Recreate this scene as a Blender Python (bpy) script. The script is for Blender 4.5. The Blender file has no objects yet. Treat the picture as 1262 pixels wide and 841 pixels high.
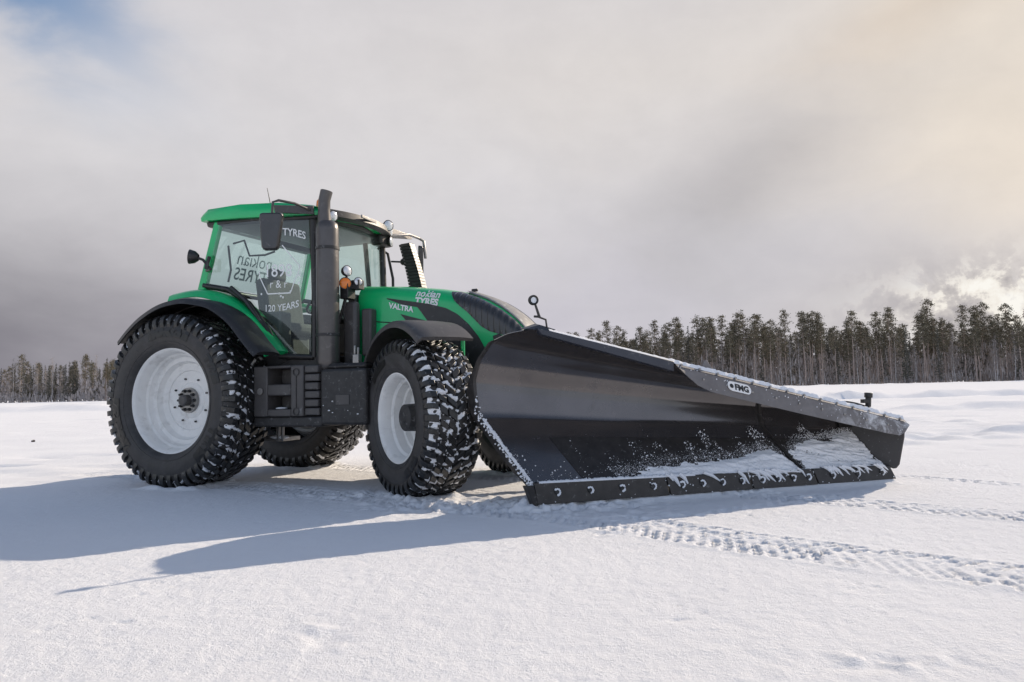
import bpy, bmesh, math, random
import numpy as np
from mathutils import Matrix, Vector
R = math.radians
SC = bpy.context.scene
COL = SC.collection
PI = math.pi

# ------------------------------------------------------------------ camera
cam = bpy.data.objects.new('camera', bpy.data.cameras.new('camera'))
COL.objects.link(cam)
SC.camera = cam
cam.data.sensor_width = 36.0
cam.data.lens = 25.67
cam.data.clip_start = 0.05
cam.data.clip_end = 6000
PITCH, ROLL, CAMH = math.atan(58.5 / 900), 0.0225, 0.974
f_ = Vector((0, math.cos(PITCH), math.sin(PITCH)))
u0 = Vector((0, -math.sin(PITCH), math.cos(PITCH)))
r0 = Vector((1, 0, 0))
r_ = r0 * math.cos(ROLL) - u0 * math.sin(ROLL)
u_ = r0 * math.sin(ROLL) + u0 * math.cos(ROLL)
M = Matrix((r_, u_, -f_)).transposed().to_4x4()
M.translation = Vector((0, 0, CAMH))
cam.matrix_world = M

# ------------------------------------------------------------------ sun, exposure
SUN_AZ, SUN_EL = R(48.5), R(27.6)          # azimuth measured from +Y towards +X
sd = Vector((math.sin(SUN_AZ) * math.cos(SUN_EL), math.cos(SUN_AZ) * math.cos(SUN_EL), math.sin(SUN_EL)))
sun = bpy.data.objects.new('sun', bpy.data.lights.new('sun', 'SUN'))
COL.objects.link(sun)
sun.data.energy = 4.8
sun.data.angle = R(0.55)
sun.data.color = (1.0, 0.85, 0.68)
sun.rotation_euler = sd.to_track_quat('Z', 'Y').to_euler()
sun.location = sd * 50
SC.view_settings.view_transform = 'Standard'
SC.view_settings.look = 'None'
SC.view_settings.exposure = 0.0
SC.view_settings.gamma = 1.0
SC.view_settings.use_curve_mapping = False

def lin(r, g, b):
    def c(v):
        v /= 255.0
        return v / 12.92 if v <= 0.04045 else ((v + 0.055) / 1.055) ** 2.4
    return (c(r), c(g), c(b), 1.0)

# ------------------------------------------------------------------ world: blue sky behind broken cloud
class NT:
    def __init__(s, nt): s.nt = nt
    def n(s, t, **kw):
        o = s.nt.nodes.new(t)
        for k, v in kw.items(): setattr(o, k, v)
        return o
    def put(s, sock, v):
        if isinstance(v, bpy.types.NodeSocket): s.nt.links.new(v, sock)
        else: sock.default_value = v
    def m(s, op, a, b=0.0, c=None, clamp=False):
        o = s.n('ShaderNodeMath', operation=op, use_clamp=clamp)
        s.put(o.inputs[0], a); s.put(o.inputs[1], b)
        if c is not None: s.put(o.inputs[2], c)
        return o.outputs[0]
    def mix(s, f, a, b, blend='MIX'):
        o = s.n('ShaderNodeMix', data_type='RGBA', blend_type=blend)
        s.put(o.inputs[0], f); s.put(o.inputs[6], a); s.put(o.inputs[7], b)
        return o.outputs[2]
    def ramp(s, v, stops):
        o = s.n('ShaderNodeValToRGB')
        e = o.color_ramp.elements
        while len(e) < len(stops): e.new(0.5)
        for k, (p, c) in enumerate(stops):
            e[k].position = p
            e[k].color = c if len(c) == 4 else (*c, 1)
        s.put(o.inputs[0], v)
        return o.outputs[0]
    def noise(s, vec, scale, detail=4, rough=0.55, dist=0.0):
        o = s.n('ShaderNodeTexNoise')
        if vec is not None: s.put(o.inputs['Vector'], vec)
        o.inputs['Scale'].default_value = scale
        o.inputs['Detail'].default_value = detail
        o.inputs['Roughness'].default_value = rough
        o.inputs['Distortion'].default_value = dist
        return o.outputs[0]

world = bpy.data.worlds.new('World')
SC.world = world
world.use_nodes = True
wn = world.node_tree
wn.nodes.clear()
w = NT(wn)
tc = w.n('ShaderNodeTexCoord')
sep = w.n('ShaderNodeSeparateXYZ')
wn.links.new(tc.outputs['Generated'], sep.inputs[0])
X, Y, Z = sep.outputs
az = w.m('MULTIPLY', w.m('ARCTAN2', X, Y), 180 / PI)
el = w.m('MULTIPLY', w.m('ARCSINE', Z), 180 / PI)
mp = w.n('ShaderNodeMapping')
mp.inputs['Scale'].default_value = (1.0, 1.0, 2.2)
mp.inputs['Rotation'].default_value = (0.1, 0.25, 0.0)
wn.links.new(tc.outputs['Generated'], mp.inputs[0])
n1 = w.noise(mp.outputs[0], 3.2, 7, 0.52, 0.5)
n2 = w.noise(mp.outputs[0], 7.5, 8, 0.58, 0.3)
n3 = w.noise(tc.outputs['Generated'], 26.0, 8, 0.6, 0.2)
azw = w.m('ADD', az, w.m('MULTIPLY', w.m('SUBTRACT', n1, 0.5), 13.0))
elw = w.m('ADD', el, w.m('MULTIPLY', w.m('SUBTRACT', n1, 0.5), 9.0))

def blob(a0, e0, sa, se, rot=0.0, raw=False):
    da = w.m('SUBTRACT', az if raw else azw, a0); de = w.m('SUBTRACT', el if raw else elw, e0)
    c, s = math.cos(R(rot)), math.sin(R(rot))
    p = w.m('ADD', w.m('MULTIPLY', da, c / sa), w.m('MULTIPLY', de, s / sa))
    q = w.m('ADD', w.m('MULTIPLY', da, -s / se), w.m('MULTIPLY', de, c / se))
    d2 = w.m('ADD', w.m('MULTIPLY', p, p), w.m('MULTIPLY', q, q))
    return w.m('EXPONENT', w.m('MULTIPLY', d2, -1.0))

# cloud deck colour by direction
cl = lin(214, 212, 216)
for a0, e0, sa, se, rot, colr, k in (
        (-44, -4, 30, 15, 0, lin(70, 68, 80), 0.97),      # slate bank low on the left
        (-24, -1, 22, 8, 0, lin(140, 136, 148), 0.55),
        (-30, 19, 12, 6, 0, lin(222, 220, 222), 0.75),
        (-8, 15, 18, 9, 0, lin(222, 220, 222), 0.7),
        (4, 5, 20, 6, 0, lin(207, 204, 215), 0.7),
        (14, 24, 26, 8, 0, lin(226, 220, 215), 0.7),
        (19, 15.5, 11, 3.6, 24, lin(184, 181, 183), 0.75),   # grey streak upper right
        (16, 9, 9, 5, 15, lin(192, 190, 194), 0.55),
        (36, 14, 9, 8, 20, lin(238, 227, 214), 0.8),
        (31, 24.5, 7, 2.2, 12, lin(214, 200, 188), 0.7),
        (27, 6.5, 8, 2.4, 8, lin(198, 194, 196), 0.6),
        (39, 26, 14, 12, 0, lin(244, 230, 208), 0.5)):
    b = blob(a0, e0, sa, se, rot)
    cl = w.mix(w.m('MULTIPLY', b, k), cl, colr)
# brighter and darker wisps everywhere
tex = w.m('ADD', w.m('MULTIPLY', w.m('SUBTRACT', n2, 0.5), 0.30), w.m('MULTIPLY', w.m('SUBTRACT', n3, 0.5), 0.14))
cl = w.mix(1.0, cl, w.ramp(w.m('ADD', tex, 0.5), [(0.2, (0.80, 0.80, 0.81)), (0.8, (1.14, 1.13, 1.12))]), 'MULTIPLY')
# a heap of cumulus low on the right
cum = blob(34.5, 5.0, 6.5, 2.3, 0, raw=True)
nc = w.noise(tc.outputs['Generated'], 17.0, 9, 0.62, 0.35)
cm = w.m('MULTIPLY', w.m('MULTIPLY', cum, 1.5, clamp=True), w.m('MULTIPLY', w.m('SUBTRACT', nc, 0.33), 9.0, clamp=True), clamp=True)
ccol = w.ramp(w.noise(tc.outputs['Generated'], 24.0, 9, 0.6, 0.15), [(0.38, lin(172, 167, 168)), (0.48, lin(206, 200, 196)), (0.53, lin(246, 240, 230)), (0.6, lin(255, 252, 244))])
cl = w.mix(w.m('MULTIPLY', cm, 0.9), cl, ccol)

cl = w.mix(w.m('MULTIPLY', Y, -2.0, clamp=True), cl, w.mix(1.0, cl, (0.84, 0.95, 1.12, 1), 'MULTIPLY'))  # blue tint added to the unseen clouds behind, to cool the shadows
skyt = w.n('ShaderNodeTexSky', sky_type='NISHITA', sun_disc=False)
skyt.sun_elevation = SUN_EL
skyt.sun_rotation = SUN_AZ
skyt.altitude = 100
skyt.air_density = 1.0
skyt.dust_density = 1.2
bg_sky = w.n('ShaderNodeBackground'); bg_sky.inputs[1].default_value = 0.15
wn.links.new(skyt.outputs[0], bg_sky.inputs[0])
bg_cl = w.n('ShaderNodeBackground'); # unseen sun-facing clouds behind the viewer, boosted to light rims and blade
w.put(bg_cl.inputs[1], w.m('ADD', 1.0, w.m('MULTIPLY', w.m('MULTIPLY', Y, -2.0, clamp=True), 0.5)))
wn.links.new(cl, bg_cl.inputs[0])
# cloud cover: thick ahead, broken overhead and behind
gap = w.m('MULTIPLY', blob(-35.5, 26, 8, 2.6, -30), 1.0, clamp=True)
ahead = w.m('MULTIPLY', w.m('ADD', Y, 0.05), 2.2, clamp=True)
high = w.m('SUBTRACT', 1.0, w.m('MULTIPLY', w.m('SUBTRACT', el, 29.0), 0.08, clamp=True))
solid = w.m('MULTIPLY', ahead, high)
broken = w.m('MULTIPLY', w.m('SUBTRACT', n1, 0.52), 5.0, clamp=True)
lb = w.m('MULTIPLY', w.m('SUBTRACT', el, 14.0), 1 / 16.0)
lowbank = w.m('MULTIPLY', w.m('EXPONENT', w.m('MULTIPLY', w.m('MULTIPLY', lb, lb), -1.0)), 0.85, clamp=True)  # low cloud bank added out of view, for the blade to reflect
broken = w.m('MAXIMUM', w.m('MULTIPLY', broken, 0.5), lowbank)
cover = w.m('ADD', solid, w.m('MULTIPLY', w.m('SUBTRACT', 1.0, solid), broken), clamp=True)
cover = w.m('MULTIPLY', cover, w.m('SUBTRACT', 1.0, w.m('MULTIPLY', gap, 1.0, clamp=True)))
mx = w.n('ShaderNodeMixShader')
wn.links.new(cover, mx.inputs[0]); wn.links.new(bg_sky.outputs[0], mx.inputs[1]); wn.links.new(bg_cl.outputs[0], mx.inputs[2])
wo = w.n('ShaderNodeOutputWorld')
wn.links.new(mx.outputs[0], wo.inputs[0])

# ------------------------------------------------------------------ helpers
def tag(o, label=None, cat=None, group=None, kind=None):
    if label: o['label'] = label
    if cat: o['category'] = cat
    if group: o['group'] = group
    if kind: o['kind'] = kind
    return o

def empty(name, loc=(0, 0, 0), rz=0.0, parent=None):
    o = bpy.data.objects.new(name, None)
    o.empty_display_size = 0.3
    COL.objects.link(o)
    o.location = loc; o.rotation_euler = (0, 0, rz)
    if parent: o.parent = parent
    return o

class MB:
    """collects verts and faces, then links them as one mesh object"""
    def __init__(s): s.v = []; s.f = []; s.k = []
    def add(s, v, f, k=0):
        o = len(s.v)
        s.v.extend([tuple(map(float, p)) for p in v])
        s.f.extend([tuple(int(i) + o for i in q) for q in f]); s.k.extend([k] * len(f))
        return s
    def box(s, c, d, rot=None, k=0):
        hx, hy, hz = d[0] / 2, d[1] / 2, d[2] / 2
        P = [Vector((x, y, z)) for x in (-hx, hx) for y in (-hy, hy) for z in (-hz, hz)]
        if rot is not None: P = [rot @ p for p in P]
        P = [p + Vector(c) for p in P]
        return s.add(P, [(0, 1, 3, 2), (4, 6, 7, 5), (0, 4, 5, 1), (2, 3, 7, 6), (0, 2, 6, 4), (1, 5, 7, 3)], k)
    def prism(s, a, b, k=0):
        """solid between two matching polygons"""
        n = len(a)
        f = [tuple(range(n))[::-1], tuple(range(n, 2 * n))] + [(i, (i + 1) % n, n + (i + 1) % n, n + i) for i in range(n)]
        return s.add(list(a) + list(b), f, k)
    def tube(s, path, r, n=8, k=0, cap=True):
        P = [Vector(p) for p in path]
        rr = [r] * len(P) if not hasattr(r, '__len__') else r
        V = []; up = None
        for i, p in enumerate(P):
            t = (P[min(i + 1, len(P) - 1)] - P[max(i - 1, 0)]).normalized()
            if up is None: up = t.orthogonal().normalized()
            up = (up - t * up.dot(t)).normalized()
            sd_ = t.cross(up)
            for j in range(n):
                a = 2 * PI * j / n
                V.append(p + (up * math.cos(a) + sd_ * math.sin(a)) * rr[i])
        F = []
        for i in range(len(P) - 1):
            for j in range(n):
                F.append((i * n + j, i * n + (j + 1) % n, (i + 1) * n + (j + 1) % n, (i + 1) * n + j))
        if cap:
            F.append(tuple(range(n))[::-1]); F.append(tuple(range((len(P) - 1) * n, len(P) * n)))
        return s.add(V, F, k)
    def lathe(s, prof, n=48, axis='y', c=(0, 0, 0), k=0, close=False):
        """prof = (along axis, radius)"""
        V = []
        for a, r in prof:
            for j in range(n):
                t = 2 * PI * j / n; x, z = r * math.cos(t), r * math.sin(t)
                V.append({'y': (c[0] + x, c[1] + a, c[2] + z), 'z': (c[0] + x, c[1] + z, c[2] + a), 'x': (c[0] + a, c[1] + x, c[2] + z)}[axis])
        F = [(i * n + j, i * n + (j + 1) % n, (i + 1) * n + (j + 1) % n, (i + 1) * n + j) for i in range(len(prof) - 1) for j in range(n)]
        if close: F += [tuple(range(n))[::-1], tuple(range((len(prof) - 1) * n, len(prof) * n))]
        return s.add(V, F, k)
    def grid(s, G, k=0, wrap=False):
        nu, nv = len(G), len(G[0])
        F = [(i * nv + j, i * nv + (j + 1) % nv, (i + 1) * nv + (j + 1) % nv, (i + 1) * nv + j) for i in range(nu - 1) for j in range(nv if wrap else nv - 1)]
        return s.add([p for row in G for p in row], F, k)
    def sweep(s, path, cross, k=0):
        """path (x,z) polyline, cross closed loop of (y, offset along the path's upward normal)"""
        V = []; n = len(cross)
        for i, (x, z) in enumerate(path):
            a, b = path[max(i - 1, 0)], path[min(i + 1, len(path) - 1)]
            t = Vector((b[0] - a[0], b[1] - a[1])).normalized(); nx, nz = -t.y, t.x
            for y, o in cross: V.append((x + nx * o, y, z + nz * o))
        F = [(i * n + j, i * n + (j + 1) % n, (i + 1) * n + (j + 1) % n, (i + 1) * n + j) for i in range(len(path) - 1) for j in range(n)]
        F += [tuple(range(n))[::-1], tuple(range((len(path) - 1) * n, len(path) * n))]
        return s.add(V, F, k)
    def ball(s, c, r, n=10, k=0, sc=(1, 1, 1)):
        m = n
        V = []
        for i in range(m + 1):
            p = PI * i / m
            for j in range(2 * n):
                t = PI * j / n
                V.append((c[0] + r * sc[0] * math.sin(p) * math.cos(t), c[1] + r * sc[1] * math.sin(p) * math.sin(t), c[2] + r * sc[2] * math.cos(p)))
        q = 2 * n
        F = [(i * q + j, i * q + (j + 1) % q, (i + 1) * q + (j + 1) % q, (i + 1) * q + j) for i in range(m) for j in range(q)]
        return s.add(V, F, k)
    def build(s, name, mats, parent=None, bevel=0.0, smooth=40, loc=None, rz=None):
        me = bpy.data.meshes.new(name)
        me.from_pydata(s.v, [], s.f)
        if not isinstance(mats, (list, tuple)): mats = [mats]
        for m_ in mats: me.materials.append(m_)
        if len(mats) > 1: me.polygons.foreach_set('material_index', s.k)
        bm = bmesh.new(); bm.from_mesh(me)
        bmesh.ops.remove_doubles(bm, verts=bm.verts, dist=1e-5)
        bmesh.ops.recalc_face_normals(bm, faces=bm.faces)
        bm.to_mesh(me); bm.free()
        if smooth:
            me.polygons.foreach_set('use_smooth', [True] * len(me.polygons))
            me.set_sharp_from_angle(angle=R(smooth))
        me.update()
        o = bpy.data.objects.new(name, me)
        COL.objects.link(o)
        if parent: o.parent = parent
        if loc is not None: o.location = loc
        if rz is not None: o.rotation_euler = (0, 0, rz)
        if bevel:
            b = o.modifiers.new('bevel', 'BEVEL'); b.width = bevel; b.segments = 2; b.limit_method = 'ANGLE'; b.angle_limit = R(35)
            b.harden_normals = False
        return o

def copy_tree(o, parent=None):
    c = o.copy(); COL.objects.link(c)
    if parent: c.parent = parent
    for ch in [x for x in SC.objects if x.parent == o]: copy_tree(ch, c)
    return c

def np_object(name, V, F, mats, parent=None, midx=None, smooth=False):
    """fast path: V (n,3) array, F (m,k) array with k = 3 or 4"""
    V = np.asarray(V, np.float32); F = np.asarray(F, np.int32)
    me = bpy.data.meshes.new(name)
    me.vertices.add(len(V)); me.vertices.foreach_set('co', V.ravel())
    k = F.shape[1]
    me.loops.add(F.size); me.loops.foreach_set('vertex_index', F.ravel())
    me.polygons.add(len(F)); me.polygons.foreach_set('loop_start', np.arange(len(F), dtype=np.int32) * k)
    if not isinstance(mats, (list, tuple)): mats = [mats]
    for m_ in mats: me.materials.append(m_)
    if midx is not None: me.polygons.foreach_set('material_index', np.asarray(midx, np.int32))
    if smooth: me.polygons.foreach_set('use_smooth', np.ones(len(F), bool))
    me.update(calc_edges=True); me.validate()
    o = bpy.data.objects.new(name, me); COL.objects.link(o)
    if parent: o.parent = parent
    return o

def text_geo(txt, size, bold=0.0, shear=0.0, align='CENTER', space=1.0):
    cu = bpy.data.curves.new('lettering', 'FONT')
    cu.body = txt; cu.size = size; cu.offset = bold; cu.shear = shear; cu.align_x = align; cu.space_character = space
    cu.resolution_u = 3
    o = bpy.data.objects.new('lettering', cu); COL.objects.link(o)
    bpy.context.view_layer.update()
    me = o.evaluated_get(bpy.context.evaluated_depsgraph_get()).to_mesh()
    V = [tuple(v.co) for v in me.vertices]; F = [tuple(p.vertices) for p in me.polygons]
    o.evaluated_get(bpy.context.evaluated_depsgraph_get()).to_mesh_clear()
    bpy.data.objects.remove(o); bpy.data.curves.remove(cu)
    return V, F

# ------------------------------------------------------------------ materials
def mat(name, col, rough=0.5, metal=0.0, vary=0.0, vscale=8.0, dust=None, dust_amt=0.0, dscale=14.0, bump=0.0, bscale=200.0, coat=0.0, spec=0.5, up=0.0, xg=None):
    m_ = bpy.data.materials.new(name); m_.use_nodes = True
    t = NT(m_.node_tree); bs = m_.node_tree.nodes['Principled BSDF']
    bs.inputs['Roughness'].default_value = rough; bs.inputs['Metallic'].default_value = metal
    bs.inputs['Coat Weight'].default_value = coat; bs.inputs['Coat Roughness'].default_value = 0.06
    bs.inputs['Specular IOR Level'].default_value = spec
    c = (*col[:3], 1.0)
    co = t.n('ShaderNodeTexCoord').outputs['Object']
    out = c
    if vary:
        nz = t.noise(co, vscale, 5, 0.6)
        out = t.mix(1.0, c, t.ramp(nz, [(0.3, (1 - vary,) * 3), (0.7, (1 + vary,) * 3)]), 'MULTIPLY')
    if dust:
        nz = t.noise(co, dscale, 8, 0.68, 0.4)
        fac = t.ramp(nz, [(0.62 - dust_amt * 0.4, (0, 0, 0)), (0.80 - dust_amt * 0.3, (1, 1, 1))])
        if up:
            g = t.n('ShaderNodeNewGeometry'); sp = t.n('ShaderNodeSeparateXYZ'); t.put(sp.inputs[0], g.outputs['Normal'])
            fac = t.m('MULTIPLY', fac, t.m('MULTIPLY', t.m('ADD', sp.outputs[2], -up), 2.5, clamp=True))
        if xg:
            sx = t.n('ShaderNodeSeparateXYZ'); t.put(sx.inputs[0], co)
            fac = t.m('MULTIPLY', fac, t.m('ADD', t.m('MULTIPLY', t.m('SUBTRACT', sx.outputs[0], xg[0]), 1 / (xg[1] - xg[0]), clamp=True), xg[2], clamp=True))
        fac = t.m('MULTIPLY', fac, min(1.0, 0.35 + dust_amt))
        out = t.mix(fac, out, (*dust[:3], 1))
        t.put(bs.inputs['Roughness'], t.m('ADD', t.m('MULTIPLY', fac, 0.9 - rough), rough))
    t.put(bs.inputs['Base Color'], out)
    if bump:
        bp = t.n('ShaderNodeBump'); bp.inputs['Strength'].default_value = bump; bp.inputs['Distance'].default_value = 0.004
        t.put(bp.inputs['Height'], t.noise(co, bscale, 4, 0.6)); t.put(bs.inputs['Normal'], bp.outputs[0])
    return m_

SNOWC = (0.85, 0.86, 0.88)
M_ = {}
M_['green'] = mat('green paint', (0.001, 0.48, 0.145), 0.30, 0, 0.06, 3, coat=0.35, dust=(0.25, 0.42, 0.36), dust_amt=0.05, dscale=9)
M_['black'] = mat('black plastic', (0.024, 0.023, 0.023), 0.42, 0, 0.2, 12, dust=(0.3, 0.3, 0.3), dust_amt=0.10, bump=0.15, bscale=300)
M_['grey'] = mat('dark grey plastic', (0.070, 0.065, 0.063), 0.5, 0, 0.12, 10, dust=(0.4, 0.4, 0.4), dust_amt=0.10, bump=0.12, bscale=260)
M_['chassis'] = mat('chassis casting', (0.032, 0.031, 0.031), 0.55, 0.1, 0.3, 14, dust=(0.5, 0.5, 0.5), dust_amt=0.12, dscale=20, bump=0.3, bscale=90)
M_['rubber'] = mat('tyre rubber', (0.034, 0.032, 0.031), 0.55, 0, 0.25, 10, dust=(0.085, 0.08, 0.078), dust_amt=0.35, dscale=9, bump=0.25, bscale=120)
M_['lug'] = mat('tread rubber', (0.014, 0.014, 0.014), 0.30, 0, 0.2, 10, dust=SNOWC, dust_amt=0.05, dscale=30, bump=0.2, bscale=120)
M_['letter'] = mat('moulded lettering', (0.006, 0.006, 0.006), 0.4)
M_['rim'] = mat('silver wheel paint', (0.80, 0.79, 0.76), 0.42, 0.0, 0.07, 5, dust=(0.38, 0.36, 0.33), dust_amt=0.22, dscale=6)
M_['steel'] = mat('dull steel', (0.30, 0.29, 0.28), 0.4, 0.7, 0.2, 20)
M_['exhaust'] = mat('exhaust shield', (0.10, 0.093, 0.09), 0.34, 0.45, 0.14, 5, dust=(0.3, 0.29, 0.28), dust_amt=0.12, dscale=11)
M_['bore'] = mat('soot', (0.006, 0.006, 0.006), 0.9)
M_['white'] = mat('white lettering', (0.80, 0.80, 0.80), 0.5)
M_['etch'] = mat('white window sticker', (0.86, 0.88, 0.88), 0.5)
M_['tealtxt'] = mat('dark window sticker', (0.10, 0.19, 0.17), 0.5)
M_['orange'] = mat('orange lens', (0.85, 0.22, 0.02), 0.2, coat=0.5)
M_['lens'] = mat('lamp glass', (0.72, 0.73, 0.75), 0.12, 0.2, coat=0.6)
M_['mirror'] = mat('mirror glass', (0.6, 0.6, 0.62), 0.05, 1.0)
M_['fabric'] = mat('seat fabric', (0.09, 0.085, 0.085), 0.8, 0, 0.2, 30)
M_['interior'] = mat('cab trim', (0.13, 0.125, 0.12), 0.7, 0, 0.1, 10)
M_['nose'] = mat('satin black hood panel', (0.035, 0.034, 0.034), 0.22, 0, 0.12, 6, coat=0.3, dust=(0.45, 0.44, 0.44), dust_amt=0.10, dscale=7)
M_['pale'] = mat('frosted grey hood cover', (0.22, 0.21, 0.20), 0.35, 0, 0.1, 8, dust=(0.6, 0.6, 0.6), dust_amt=0.25, dscale=20)
M_['blade'] = mat('black blade paint', (0.105, 0.096, 0.096), 0.18, 0.62, 0.12, 3, dust=(0.10, 0.10, 0.105), dust_amt=0.08, dscale=5, coat=0.5, spec=0.8, bump=0.05, bscale=40)
M_['edge'] = mat('worn cutting edge', (0.035, 0.031, 0.029), 0.42, 0.2, 0.3, 12, dust=(0.5, 0.5, 0.5), dust_amt=0.06, dscale=22, bump=0.2, bscale=60)
M_['lipband'] = mat('blue black lip', (0.035, 0.040, 0.055), 0.38, 0.1, 0.12, 6, dust=(0.5, 0.5, 0.5), dust_amt=0.06)
M_['flap'] = mat('grey rubber flap', (0.165, 0.155, 0.155), 0.75, 0, 0.12, 5, dust=SNOWC, dust_amt=0.38, dscale=9, bump=0.15, bscale=80, xg=(0.95, 1.55, 0.06))
M_['cheek'] = mat('dark end plate', (0.050, 0.046, 0.046), 0.45, 0, 0.12, 6, dust=SNOWC, dust_amt=0.04, dscale=40)

def snow_mat(name, bump=0.5, scale=60, col=SNOWC, sub=0.0):
    m_ = bpy.data.materials.new(name); m_.use_nodes = True
    t = NT(m_.node_tree); bs = m_.node_tree.nodes['Principled BSDF']
    co = t.n('ShaderNodeTexCoord').outputs['Object']
    big = t.noise(co, 0.7, 5, 0.55)
    fine = t.noise(co, scale, 6, 0.7)
    c = t.mix(1.0, (*col, 1), t.ramp(big, [(0.3, (0.95, 0.95, 0.955)), (0.7, (1.0, 1.0, 1.0))]), 'MULTIPLY')
    t.put(bs.inputs['Base Color'], c)
    bs.inputs['Roughness'].default_value = 0.75
    bs.inputs['Specular IOR Level'].default_value = 0.0
    bp = t.n('ShaderNodeBump'); bp.inputs['Strength'].default_value = bump; bp.inputs['Distance'].default_value = 0.012
    h = t.m('ADD', t.m('MULTIPLY', t.noise(co, scale * 0.28, 5, 0.6), 0.8), t.m('MULTIPLY', fine, 0.6))
    t.put(bp.inputs['Height'], h); t.put(bs.inputs['Normal'], bp.outputs[0])
    return m_
M_['ground'] = snow_mat('field snow', 0.75, 150)
M_['snow'] = snow_mat('clinging snow', 0.5, 90)

def glass_mat(name, tint, frost=0.0, refl=0.09):
    m_ = bpy.data.materials.new(name); m_.use_nodes = True
    nt = m_.node_tree; nt.nodes.clear(); t = NT(nt)
    tr = t.n('ShaderNodeBsdfTransparent'); tr.inputs[0].default_value = (*tint, 1)
    gl = t.n('ShaderNodeBsdfGlossy'); gl.inputs['Roughness'].default_value = 0.03
    lw = t.n('ShaderNodeLayerWeight'); lw.inputs[0].default_value = 0.25
    fac = t.m('ADD', t.m('MULTIPLY', lw.outputs['Fresnel'], 0.6), refl, clamp=True)
    ms = t.n('ShaderNodeMixShader'); t.put(ms.inputs[0], fac); t.put(ms.inputs[1], tr.outputs[0]); t.put(ms.inputs[2], gl.outputs[0])
    res = ms.outputs[0]
    if frost:
        df = t.n('ShaderNodeBsdfDiffuse'); df.inputs[0].default_value = (0.75, 0.8, 0.78, 1)
        tl_ = t.n('ShaderNodeBsdfTranslucent'); tl_.inputs[0].default_value = (0.75, 0.8, 0.78, 1)
        ad = t.n('ShaderNodeMixShader'); ad.inputs[0].default_value = 0.5
        t.put(ad.inputs[1], df.outputs[0]); t.put(ad.inputs[2], tl_.outputs[0])
        co = t.n('ShaderNodeTexCoord').outputs['Object']
        nz = t.ramp(t.noise(co, 5, 7, 0.65), [(0.3, (frost * 0.4,) * 3), (0.7, (frost * 1.3,) * 3)])
        m2 = t.n('ShaderNodeMixShader'); t.put(m2.inputs[0], nz); t.put(m2.inputs[1], res); t.put(m2.inputs[2], ad.outputs[0])
        res = m2.outputs[0]
    o = t.n('ShaderNodeOutputMaterial'); t.put(o.inputs[0], res)
    return m_
M_['glass'] = glass_mat('tinted door glass', (0.78, 0.90, 0.87), 0.015, 0.06)
M_['screen'] = glass_mat('frosted windscreen', (0.82, 0.93, 0.89), 0.12, 0.07)

# ------------------------------------------------------------------ noise for terrain
def vnoise(x, y, seed):
    def h(ix, iy):
        a = (ix.astype(np.int64) * 374761393 + iy.astype(np.int64) * 668265263 + seed * 1442695041) & 0xffffffff
        a = ((a ^ (a >> 13)) * 1274126177) & 0xffffffff
        return ((a ^ (a >> 16)) & 0xffff) / 65535.0
    ix, iy = np.floor(x), np.floor(y); fx, fy = x - ix, y - iy
    fx = fx * fx * (3 - 2 * fx); fy = fy * fy * (3 - 2 * fy)
    return (h(ix, iy) * (1 - fx) + h(ix + 1, iy) * fx) * (1 - fy) + (h(ix, iy + 1) * (1 - fx) + h(ix + 1, iy + 1) * fx) * fy
def fbm(x, y, seed, oct=4):
    r, a, s = 0, 1.0, 0
    for k in range(oct):
        r = r + a * (vnoise(x * 2 ** k, y * 2 ** k, seed + k) - 0.5); s += a; a *= 0.5
    return r / s

# ------------------------------------------------------------------ snow field, one sheet to the horizon
def axis(lo, hi, step, far_lo, far_hi, growth):
    a = list(np.arange(lo, hi, step)); s = step
    while a[-1] < far_hi: s *= growth; a.append(a[-1] + s)
    s = step; b = [lo]
    while b[-1] > far_lo: s *= growth; b.append(b[-1] - s)
    return np.array(b[1:][::-1] + a)
gx = axis(-4.4, 5.8, 0.019, -900, 900, 1.036)
gy = axis(2.2, 8.4, 0.019, -300, 900, 1.018)
GX, GY = np.meshgrid(gx, gy)
near = np.exp(-((np.hypot(GX, GY) / 60.0) ** 2))
dist = np.hypot(GX, GY)
GZ = 0.016 * fbm(GX * 0.35, GY * 0.35, 3, 3) + 0.006 * fbm(GX * 1.6, GY * 1.6, 9, 4)
GZ += 0.004 * fbm(GX * 8, GY * 8, 21, 3) * (dist < 14) + 0.0045 * (vnoise(GX * 27, GY * 23, 22) - 0.5 + 0.7 * (vnoise(GX * 44, GY * 40, 23) - 0.5)) * (dist < 10)
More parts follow.
